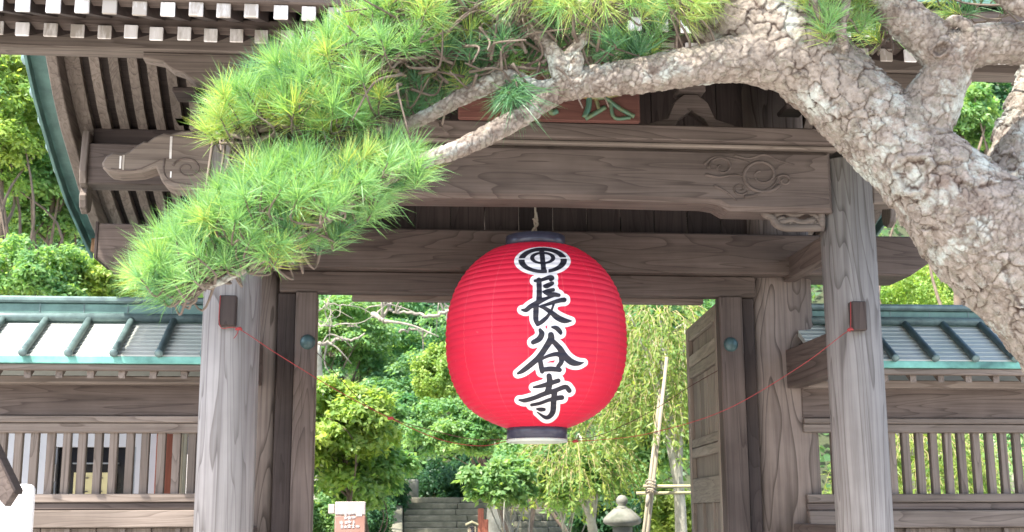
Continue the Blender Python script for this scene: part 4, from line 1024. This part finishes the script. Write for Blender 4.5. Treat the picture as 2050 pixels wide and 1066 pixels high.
def hanging(name, label, cat, px, py, Y, rxp, ryp, mat, ns, ln, leaf, asp, group=None, yellow=True):
    rg = np.random.default_rng(int(px+py)); c = at(px, py, Y); k = Y/F
    rx, rz_ = rxp*k, ryp*k; root = thing(name, label, cat, (c.x+.4*rx, Y+.3, hz(c.x, Y)), group)
    st = Bag(); PV = []; AL = []; NR_ = []; TI = []
    for i in range(ns):
        a_ = rg.uniform(0, 2*np.pi); q_ = rg.uniform(0, 1)**.5
        x, y = math.cos(a_)*q_*rx, math.sin(a_)*q_*max(rx, 1.0)
        z = rg.uniform(-.25, 1.0)*rz_*math.sqrt(max(.05, 1-q_*q_*.7)); L = ln*rg.uniform(.5, 1.3)
        out_ = unit(np.array([x, y, 0.])+rg.normal(size=3)*.1); out_[2] = 0
        t_ = np.linspace(0, 1, 9)[:, None]
        P = np.array(c)+np.array([x, y, z])+out_*.75*L*np.sin(t_*1.5)+np.array([0, 0, -1.])*L*t_**1.5+rg.normal(size=(9, 3))*.01
        st.tube(P, np.linspace(.006, .002, 9), 4)
        m_ = int(L/.026); s_i = rg.uniform(0.05, 1, m_); pp_ = np.stack([np.interp(s_i, t_[:, 0], P[:, j]) for j in range(3)], -1)
        PV.append(pp_); AL.append(np.tile(out_*.5+np.array([0, 0, -.7]), (m_, 1))+rg.normal(size=(m_, 3))*.55); NR_.append(np.tile([0, -.6, .7], (m_, 1))); TI.append(np.clip(rg.normal(.5, .22, m_)+rg.normal(0, .2), 0, 1))
    P = np.vstack(PV); V, q = leaves(P, np.vstack(NR_), leaf, leaf*asp, rg, .15, np.vstack(AL))
    put('foliage', arr_mesh(V, q, tint=np.repeat(np.concatenate(TI), 4)), mat, root)
    put('hanging_twigs', st.mesh(), 'green_twig', root)['kind'] = 'stuff'
    b_ = np.array(root.location); top = np.array(c)+np.array([0, .2, .5*rz_]); bag = Bag()
    path = catmull([b_-np.array([0, 0, .1]), (b_+top)/2+np.array([.15, 0, 0]), top], 8); r0 = .10
    bag.tube(path, np.linspace(r0, .04, len(path)), 10)
    for i in range(10):
        e = np.array(c)+np.array([rg.uniform(-.8, .8)*rx, rg.uniform(-.5, .5)*rx, rg.uniform(.1, .9)*rz_]); s0 = path[int(rg.uniform(.4, 1)*(len(path)-1))]
        pp_ = catmull([s0, (s0+e)/2+np.array([0, 0, .2]), e], 6); bag.tube(pp_, np.linspace(.03, .008, len(pp_)), 6)
    put('trunk', bag.mesh(), 'pale_bark', root, smooth=True)
hanging('weeping_tree', 'weeping tree with long yellow-green hanging twigs right of the lantern', 'tree', 1318, 790, 15.9, 108, 230, 'leaf_willow', 470, .62, .095, .30)
hanging('weeping_tree', 'low weeping boughs under the lantern, left of the stone lantern', 'tree', 1150, 930, 16.6, 105, 65, 'leaf_willow', 170, .55, .09, .32)
hanging('bamboo_clump', 'sunlit bamboo behind the bars beside the right front post', 'bamboo', 1830, 915, 15.6, 100, 90, 'leaf_willow', 260, .7, .12, .2)
hanging('bamboo_clump', 'deep green bamboo behind the bars at the right edge', 'bamboo', 2010, 930, 16.4, 130, 100, 'leaf_light', 240, .7, .12, .22)
tt('dark_shrub', 'dark green shrub behind the bamboo and the right wall bars', 'bush', 1900, 960, 18.5, 260, 110, 'leaf_dark', 'bush', .09, 9000)

# bare crooked boughs in front of the maples
def bough(name, label, pts, Y, r, group=None):
    bag = Bag(); P = catmull([at(x, y, Y+dy) for x, y, dy in pts], 6); P = P+rng.normal(size=P.shape)*.018
    bag.tube(P, np.linspace(r*.7, r*.3, len(P)), 8)
    for i in range(4):
        k = int(rng.uniform(.2, .95)*len(P)); e = P[k]+rng.normal(size=3)*np.array([.35, .2, .35]); mm = (P[k]+e)/2+rng.normal(size=3)*.08
        bag.tube(catmull([P[k], mm, e], 4), np.linspace(r*.4, r*.15, 9), 5)
    o = put(name, bag.mesh(), 'grey_bark', smooth=True); return o
def btree(label, boughs, base_px, Y):
    b_ = at(base_px, 1040, Y); root = thing('bare_tree', label, 'tree', (b_.x, Y+.6, hz(b_.x, Y)))
    P = catmull([(b_.x, Y+.6, hz(b_.x, Y)-.1), at(base_px+8, 850, Y+.5), at(*boughs[0][0][0][:2], Y)], 8)
    put('trunk', tube_mesh(P, np.linspace(.16, .08, len(P)), 10), 'pale_bark', root, smooth=True)
    for pts, r in boughs:
        o = bough('branch', '', pts, Y, r); o.parent = root; o.matrix_parent_inverse = Matrix.Translation(-root.location)
btree('crooked whitish bare tree limbs left of the lantern', [([(960, 650, 0), (905, 626, 0), (860, 634, 0), (830, 627, 0), (800, 628, 0), (778, 620, 0)], .06), ([(785, 622, 0), (772, 605, 0), (768, 590, .2)], .045), ([(745, 630, .3), (765, 640, .1), (775, 645, 0)], .08), ([(800, 665, 0), (830, 660, 0), (860, 668, 0)], .04), ([(870, 590, 0), (890, 605, 0), (910, 622, 0)], .04)], 985, 23.5)
btree('crooked grey bare tree limbs at the left door stud', [([(634, 690, 0), (660, 686, 0), (680, 678, 0), (700, 682, 0), (730, 670, 0)], .05), ([(636, 648, 0), (660, 655, 0), (700, 650, 0), (720, 655, 0)], .028), ([(636, 622, 0), (660, 610, 0), (690, 615, 0), (705, 605, 0)], .022), ([(650, 605, 0), (665, 635, 0), (660, 670, 0)], .018)], 628, 22.5)

# far wooded hillside: nobody could count these leaves
nh = 60000; rg = np.random.default_rng(5)
hx_ = rg.uniform(-48, 52, nh); hy = 37+50*rg.uniform(0, 1, nh)**1.2
hz_ = np.minimum(hill_z(hx_, hy), 46)
P = np.stack([hx_, hy, hz_], -1)
cl = vnoise(P, 2.6, 4)*1.0+vnoise(P, 1.1, 9)*.5
P[:, 2] += .2+2.6*cl*rg.uniform(.5, 1, nh)
V, q = leaves(P, np.tile([0, -.6, .7], (nh, 1)), .34, .24, rg)
hf = put('hillside_forest', arr_mesh(V, q, tint=np.repeat(np.clip(cl*.7+rg.normal(0, .15, nh)-.1, 0, 1), 4)), 'leaf_hill'); hf['kind'] = 'stuff'
tag(hf, 'dense green wood covering the hillside far behind the gate', 'forest')

# ------------------------------------------------------------------ the pine in front of the gate
YT0 = 4.72
pine_base = at(2440, 1066, YT0)
pine = thing('pine_tree', 'old leaning pine with plated bark, its long needled bough reaching across the gate', 'tree', (pine_base.x, YT0, 0))
def limb(pts):
    """(px, py, radius px, depth)"""
    out_ = catmull([tuple(at(x, y, Y))+(r*Y/F*.985,) for x, y, r, Y in pts], 8); return out_[:, :3], out_[:, 3]
bag = Bag()
limbs = [
    [(2400, 1120, 190, 4.72), (2340, 930, 184, 4.72), (2222, 705, 172, 4.7), (2094, 566, 154, 4.7), (1953, 447, 129, 4.7), (1850, 341, 103, 4.72), (1766, 264, 95, 4.75), (1678, 178, 93, 4.78), (1580, 90, 94, 4.8), (1470, 20, 92, 4.85), (1360, -60, 75, 4.9), (1200, -140, 55, 4.95), (1000, -200, 40, 5.0)],
    [(2000, 480, 105, 4.78), (2048, 375, 88, 4.82), (2080, 250, 82, 4.86), (2130, 110, 76, 4.9), (2200, -40, 66, 4.95), (2240, -250, 50, 4.9), (2180, -480, 40, 4.6), (2050, -700, 30, 4.2), (1800, -900, 22, 3.9)],
    [(1800, 300, 80, 4.72), (1855, 225, 66, 4.68), (1888, 160, 52, 4.62), (1920, 105, 47, 4.58), (1975, 88, 44, 4.56), (2060, 85, 44, 4.55), (2180, 60, 40, 4.5)],
    [(1905, 135, 46, 4.6), (1862, 80, 46, 4.6), (1810, 35, 42, 4.6), (1765, -15, 38, 4.62), (1700, -90, 30, 4.65)],
    [(1580, 120, 80, 4.78), (1490, 118, 52, 4.76), (1430, 126, 43, 4.76), (1360, 138, 39, 4.77), (1290, 150, 36, 4.79), (1220, 160, 32, 4.8), (1160, 166, 30, 4.82), (1115, 180, 25, 4.84)],
    [(1125, 178, 24, 4.84), (1085, 184, 20, 4.86), (1050, 172, 19, 4.87), (1010, 154, 18, 4.88), (965, 175, 17, 4.9), (910, 203, 15, 4.92), (850, 235, 13, 4.95), (785, 262, 12, 5.0), (700, 275, 10, 5.02), (600, 280, 8, 5.05), (500, 268, 6, 5.07), (430, 262, 4, 5.1)],
    [(1120, 185, 20, 4.84), (1092, 203, 18, 4.83), (1050, 230, 19, 4.8), (985, 266, 19, 4.76), (920, 298, 17, 4.72), (862, 318, 15, 4.7), (800, 345, 13, 4.7), (720, 395, 11, 4.72), (630, 455, 9, 4.74), (540, 510, 8, 4.76), (450, 560, 7, 4.78), (370, 590, 4, 4.8)],
    [(1135, 170, 24, 4.82), (1125, 140, 22, 4.8), (1110, 110, 18, 4.8), (1080, 75, 14, 4.82), (1030, 40, 11, 4.86), (960, 75, 9, 4.9), (880, 105, 8, 4.95), (800, 130, 6, 5.0)],
    [(1120, 140, 18, 4.8), (1150, 100, 12, 4.78), (1185, 60, 10, 4.76), (1230, 15, 8, 4.74)],
    [(1148, 150, 14, 4.78), (1156, 122, 13, 4.76), (1162, 105, 5, 4.75)],
    [(1690, 95, 12, 4.62), (1684, 60, 10, 4.58), (1692, 20, 9, 4.55), (1700, -30, 7, 4.52)], [(1684, 62, 10, 4.58), (1648, 40, 8, 4.56), (1632, 5, 7, 4.54), (1625, -30, 5, 4.52)],
    [(1990, -45, 20, 4.45), (2030, 5, 20, 4.42), (2100, 30, 18, 4.4)],
    [(1885, 65, 8, 4.54), (1905, 42, 11, 4.52), (1932, 50, 12, 4.5), (1945, 80, 11, 4.5), (1940, 110, 8, 4.52)]]
low_ = limb([(2470, 1900, 235, 4.8), (2465, 1500, 212, 4.75), (2400, 1120, 192, 4.72), (2335, 925, 180, 4.72)])
put('lower_trunk', tube_mesh(low_[0], low_[1], 40), 'pine_bark', pine, smooth=True)
for L_ in limbs:
    P, r = limb(L_); bag.tube(P, r, 24)
me0 = bag.mesh(); tmp = bpy.data.objects.new('tmp', me0); C.objects.link(tmp)
rm = tmp.modifiers.new('r', 'REMESH'); rm.mode = 'VOXEL'; rm.voxel_size = .0052
sm_ = tmp.modifiers.new('s', 'SMOOTH'); sm_.iterations = 8; sm_.factor = .5
dg = bpy.context.evaluated_depsgraph_get(); ev = tmp.evaluated_get(dg); me = bpy.data.meshes.new_from_object(ev); bpy.data.objects.remove(tmp)
nv = len(me.vertices); co = np.empty(nv*3); me.vertices.foreach_get('co', co); co = co.reshape(-1, 3)
no = np.empty(nv*3); me.vertices.foreach_get('normal', no); no = no.reshape(-1, 3)
# local limb radius drives the size of the bark plates
axis_pts = []; axis_r = []
for L_ in limbs: P, r = limb(L_); axis_pts.append(P); axis_r.append(r)
axis_pts = np.vstack(axis_pts); axis_r = np.concatenate(axis_r); lr = np.empty(nv)
for i in range(0, nv, 20000):
    d2 = ((co[i:i+20000, None]-axis_pts[None])**2).sum(-1); lr[i:i+20000] = axis_r[(np.sqrt(d2)-axis_r).argmin(1)]
warp = np.stack([vnoise(co, .05, s_)+.5*vnoise(co, .02, s_+7) for s_ in (21, 22, 23)], -1)-.75
Pw = co+warp*.034+.05*np.stack([vnoise(co, .16, s_) for s_ in (77, 78, 79)], -1)
big = np.clip((lr-.05)/.10, 0, 1)
axd = np.array([-.68, .02, .73]); Pl = Pw-axd*(Pw@axd)[:, None]*.26
F1a, F2a, IDa, NPa = worley(Pl, .056, 3); F1c, F2c, IDc, NPc = worley(Pl+.01*(vnoise(co, .012, 67)-.5)[:, None], .026, 18); F1b, F2b, IDb, NPb = worley(Pw*np.array([1, 1, 1.]), .030, 8)
ea_ = np.clip((F2a-F1a)/.14, 0, 1); eb_ = np.clip((F2b-F1b)/.22, 0, 1)
n1 = vnoise(co, .010, 31)-.5; n2_ = vnoise(co, .02, 33)-.5; n3_ = vnoise(co, .11, 35)-.5
sheet = np.floor((vnoise(co*np.array([1, 1, 1.25]), .034, 41)+.7*vnoise(co, .015, 43))*5)/5           # flakes lying on the plates
mixA = big*np.clip((vnoise(co, .30, 55)-.18)*6, 0, 1)
tax = np.array([-.75, -.1, .65])
hgt = mixA*(.006*np.clip((F2a-F1a)/.11, 0, 1)**.7+.005*IDa-.22*(NPa@tax)*(.4+IDa)-.12*big*(NPc@tax)+.0025*IDc*np.clip((F2c-F1c)/.15, 0, 1))+big*.005*sheet+(1-mixA)*(.0040*eb_+.004*IDb-.20*(NPb@tax))*np.clip(lr/.05, .3, 1)+(1-big)*.004*sheet*np.clip(lr/.05, .3, 1)+.0018*n1*np.clip(lr/.05, .3, 1)+.0018*n2_*np.clip(lr/.05, .3, 1)+.02*n3_*big-.012*big
knot = np.zeros(nv)
for px, py, rr_, dz in ((1832, 347, .072, 1), (1882, 100, .028, 1)):
    kq = at(px, py, 4.5)
    dray = (np.array(kq)-EYE); dray /= np.linalg.norm(dray); rel = co-EYE; tdist = rel@dray; dd = np.linalg.norm(rel-tdist[:, None]*dray, axis=1)*(1+.55*(vnoise(co, rr_*.9, 61)-.5))+.35*rr_*(vnoise(co, rr_*.35, 62)-.5)
    front = (no@dray) < 0
    m_in = front*np.clip(1.5-dd/rr_, 0, 1); hgt = hgt*(1-.5*np.clip(m_in*2, 0, 1)); knot = np.maximum(knot, front*(np.exp(-((dd-rr_*.72)/(rr_*.12))**2)*.55+np.exp(-((dd-rr_*1.28)/(rr_*.10))**2)*.4+np.exp(-((dd-rr_*.38)/(rr_*.07))**2)*.25))
    hgt += front*(.021*np.exp(-((dd-rr_)/(rr_*.22))**2)-.016*np.exp(-(dd/(rr_*.55))**2)+.018*np.exp(-(dd/(rr_*.25))**2))
co2 = co+no*hgt[:, None]
me.vertices.foreach_set('co', co2.astype(np.float32).ravel()); me.update()
cc3 = np.clip(1.1-(F2c-F1c)/.14, 0, 1)*np.clip(1.6*vnoise(co, .05, 93)-.55, 0, 1)
ca_ = np.maximum(np.clip(1.2-(F2a-F1a)/.064, 0, 1)*np.clip(.02+1.5*vnoise(co, .055, 91), 0, 1), cc3*.45); cb_ = np.clip(1.15-(F2b-F1b)/.16, 0, 1)*np.clip(.2+1.2*vnoise(co, .04, 92), 0, 1)
crack = knot+mixA*ca_+(1-mixA)*cb_*.75
a_ = me.attributes.new('crack', 'FLOAT', 'POINT'); a_.data.foreach_set('value', np.clip(crack, 0, 1).astype(np.float32))
a_ = me.attributes.new('plate', 'FLOAT', 'POINT'); a_.data.foreach_set('value', np.clip(np.where(mixA > .5, IDa*.4+.35*sheet/1.7+.25*IDc, IDb*.5+.5*sheet/1.7), 0, 1).astype(np.float32))
me.materials.clear(); put('trunk', me, 'pine_bark', pine, smooth=True)

# needles: tufts of long stiff needles at the twig tips
def tuft_arrays(rg, n=85, ln=.125, spread=(15, 80), wd=.0025):
    V = []; q = []; t3 = []; ti = []
    for i in range(n):
        th = R(rg.uniform(*spread)); ph = rg.uniform(0, 2*np.pi); L = ln*rg.uniform(.7, 1.15)
        d = np.array([math.sin(th)*math.cos(ph), math.sin(th)*math.sin(ph), math.cos(th)])
        b0 = np.array([0, 0, rg.uniform(-.05, .02)]); s = unit(np.cross(d, rg.normal(size=3)))
        bend = rg.normal(size=3)*.10*L
        p1 = b0+d*L*.5+bend*.3; p2 = b0+d*L+bend
        k = len(V); V += [b0-s*wd*.5, b0+s*wd*.5, p1+s*wd*.5, p1-s*wd*.5, p2]
        q.append((k, k+1, k+2, k+3)); t3.append((k+3, k+2, k+4)); ti += [rg.uniform(0, 1)]*5
    return np.array(V), [np.array(q), np.array(t3)], np.array(ti)
TV = [tuft_arrays(np.random.default_rng(100+i), 92, .132, (10, 85)) for i in range(6)]
TH = [tuft_arrays(np.random.default_rng(200+i), 60, .15, (20, 70)) for i in range(3)]
def tmesh(A, mat):
    V, f, ti = A; return arr_mesh(V, f, tint=ti, mat=mat)
TM = {}
for mat in ('needle_green', 'needle_shade', 'needle_yellow'):
    TM[mat] = [tmesh(A, mat) for A in TV]; TM[mat+'_h'] = [tmesh(A, mat) for A in TH]
def in_poly(x, y, poly):
    c_ = False; j = len(poly)-1
    for i in range(len(poly)):
        if (poly[i][1] > y) != (poly[j][1] > y) and x < (poly[j][0]-poly[i][0])*(y-poly[i][1])/(poly[j][1]-poly[i][1])+poly[i][0]: c_ = not c_
        j = i
    return c_
def edge_d(x, y, poly):
    P = np.array(poly, float); Q = np.roll(P, -1, 0); d = Q-P; h = np.clip(((np.array([x, y])-P)*d).sum(1)/(d**2).sum(1), 0, 1)
    return np.linalg.norm(P+d*h[:, None]-np.array([x, y]), axis=1).min()
tufts = []            # (position, direction, material key, size, px)
def pad(poly, n, Y, yellow, mind=20, thick=.45, shade=.1, upb=.75, size=1.0, key='', seed=1, inset=26):
    rg = np.random.default_rng(seed); P = np.array(poly); lo, hi = P.min(0), P.max(0); cx, cy = P.mean(0); got = []; tries = 0
    while len(got) < n and tries < 60000:
        tries += 1
        x, y = rg.uniform(lo[0], hi[0]), rg.uniform(lo[1], hi[1])
        if not in_poly(x, y, poly): continue
        e = edge_d(x, y, poly)
        if e < inset*rg.uniform(.6, 1.0): continue
        dz = rg.uniform(-1, 1)*thick*math.sqrt(min(1, e/110)); YY = Y+dz
        if any((x-a)**2+(y-b)**2+(70*(dz-c)/.3)**2 < mind**2 for a, b, c in got): continue
        got.append((x, y, dz))
        # the outline point nearest in 2D says which way is out
        ox, oy = (x-cx)/(hi[0]-lo[0])*2, (y-cy)/(hi[1]-lo[1])*2
        d = unit(np.array([ox*.75, -.35+dz*.8, upb-oy*.35])+rg.normal(size=3)*.30)
        low = oy > .35
        u = rg.uniform()
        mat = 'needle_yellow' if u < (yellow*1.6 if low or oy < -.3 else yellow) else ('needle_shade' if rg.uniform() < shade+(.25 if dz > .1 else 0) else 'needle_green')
        tufts.append((np.array(at(x, y, YY)), d, mat+key, size*rg.uniform(.8, 1.15), x, y))
upper = [(385, 262), (392, 235), (420, 180), (470, 150), (505, 118), (560, 95), (610, 75), (650, 45), (690, 25), (720, -20), (800, -70), (900, -90), (1000, -70), (1000, 0), (985, 60), (930, 95), (880, 110), (820, 140), (800, 190), (770, 245), (720, 275), (650, 285), (600, 272), (520, 262), (450, 290), (410, 300)]
lower = [(240, 540), (268, 500), (310, 462), (352, 425), (400, 396), (440, 345), (480, 318), (540, 296), (620, 285), (700, 295), (760, 280), (800, 265), (850, 290), (880, 335), (850, 375), (800, 400), (750, 445), (690, 490), (640, 520), (560, 545), (500, 540), (440, 560), (390, 600), (330, 620), (280, 600), (255, 572)]
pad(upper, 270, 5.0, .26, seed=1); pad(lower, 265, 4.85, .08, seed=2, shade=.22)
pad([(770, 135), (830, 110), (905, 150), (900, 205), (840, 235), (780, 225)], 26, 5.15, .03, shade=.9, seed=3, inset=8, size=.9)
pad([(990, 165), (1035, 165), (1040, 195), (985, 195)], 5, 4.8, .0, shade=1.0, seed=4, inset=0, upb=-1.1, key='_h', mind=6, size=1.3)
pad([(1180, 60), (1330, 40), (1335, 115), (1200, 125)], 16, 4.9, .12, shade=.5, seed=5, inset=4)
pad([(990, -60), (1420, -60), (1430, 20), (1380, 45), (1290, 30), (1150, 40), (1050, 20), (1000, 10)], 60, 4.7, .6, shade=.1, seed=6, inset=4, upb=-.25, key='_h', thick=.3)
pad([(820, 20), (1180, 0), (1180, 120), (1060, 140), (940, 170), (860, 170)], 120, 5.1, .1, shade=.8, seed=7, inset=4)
pad([(1600, -40), (1740, -40), (1735, 70), (1690, 95), (1630, 90), (1610, 40)], 20, 4.6, .45, shade=.1, seed=8, inset=4, thick=.15)
pad([(1735, 5), (1800, 30), (1800, 70), (1740, 75)], 7, 4.9, .1, shade=.3, seed=9, inset=0, thick=.15)
pad([(1800, -80), (2050, -80), (2050, 20), (1900, 30)], 20, 5.1, .1, shade=.7, seed=10, inset=0)
pad([(1420, -120), (2200, -300), (2300, -60), (1900, -30), (1500, -40)], 60, 4.9, .2, shade=.3, seed=11, inset=0, thick=.6, mind=30)
rgc = np.random.default_rng(77); nc = 0  # unseen tufts added sunward of the trunk, above the view, to shade it
while nc < 230:
    u = rgc.uniform(0, 1); tgt = np.array(at(1660+u*560, 250+u*330+rgc.uniform(-200, 160), 4.6)); p_ = tgt+np.array(SUN)*rgc.uniform(1.9, 2.5)+rgc.normal(size=3)*.10
    if p_[2] > 1.6+.47*p_[1]:
        tufts.append((p_, unit(np.array([0, -.2, .8])+rgc.normal(size=3)*.4), 'needle_green', rgc.uniform(.9, 1.3), 9e3, 0)); nc += 1
tufts.sort(key=lambda t_: (not (-40 < t_[5] < 1106), t_[0][1]))
Zv = Vector((0, 0, 1)); st = {k: ([], [], [], 0) for k in ('needle_green', 'needle_shade', 'needle_yellow')}
acc = {}
for i, (p, d, key, sc_, x, y) in enumerate(tufts):
    rot = Zv.rotation_difference(Vector(d)).to_matrix()@Matrix.Rotation(random.uniform(0, 6.28), 3, 'Z')
    if i < 296:
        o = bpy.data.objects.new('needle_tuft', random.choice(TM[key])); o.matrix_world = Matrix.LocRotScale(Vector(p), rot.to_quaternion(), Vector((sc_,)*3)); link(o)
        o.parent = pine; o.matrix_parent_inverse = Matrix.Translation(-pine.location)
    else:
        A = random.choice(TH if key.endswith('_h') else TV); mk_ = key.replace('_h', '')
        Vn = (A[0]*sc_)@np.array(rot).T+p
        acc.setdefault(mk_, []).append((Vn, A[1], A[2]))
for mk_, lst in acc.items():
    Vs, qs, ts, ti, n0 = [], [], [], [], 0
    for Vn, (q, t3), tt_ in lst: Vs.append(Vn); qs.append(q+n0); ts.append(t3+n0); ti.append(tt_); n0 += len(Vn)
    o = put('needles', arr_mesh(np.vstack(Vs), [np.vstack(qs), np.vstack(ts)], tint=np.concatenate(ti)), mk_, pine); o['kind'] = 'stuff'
# twigs that carry the tufts
tb_ = Bag()
for p, d, key, sc_, x, y in tufts:
    near = axis_pts[((axis_pts-p)**2).sum(1).argsort()[:8]]; a0 = near[rng.integers(8)]
    e = p; L = np.linalg.norm(e-a0)
    if L > .5: a0 = e-d*.22+rng.normal(size=3)*.03; L = .22
    m1 = a0+(e-a0)*.4+rng.normal(size=3)*.10*L+np.array([0, 0, -.06*L]); m2 = e-d*min(.12, .4*L)
    tb_.tube(catmull([a0, m1, m2, e], 4), np.linspace(.0075, .0028, 13), 5)
for k_ in range(260):                 # bare twigs under the pads
    x, y = rng.uniform(760, 1200), rng.uniform(10, 190)
    if y > 190-(x-760)*.16: continue
    p0 = np.array(at(x, y, rng.uniform(4.75, 5.1))); d = unit(rng.normal(size=3)*np.array([1, .6, .6])+np.array([-.5, 0, .2])); L = rng.uniform(.10, .32)
    tb_.tube(catmull([p0, p0+d*L*.5+rng.normal(size=3)*.03, p0+d*L+rng.normal(size=3)*.04], 4), np.linspace(.0075, .003, 9), 5)
for px, py, Y, r0 in ((600, 262, 5.0, .02), (520, 272, 5.02, .014), (700, 262, 5.0, .022), (880, 90, 5.0, .022), (960, 60, 4.95, .02)):      # gnarled sub-limbs
    for q_ in range(3):
        pts = [np.array(at(px+dx, py+rng.uniform(-18, 22), Y+rng.uniform(-.1, .1))) for dx in (-80, -25, 30, 90)]
        tb_.tube(catmull(pts, 5), np.linspace(r0*.45, r0, 16), 7)
o = put('twigs', tb_.mesh(), 'twig', pine, smooth=True); o['kind'] = 'stuff'
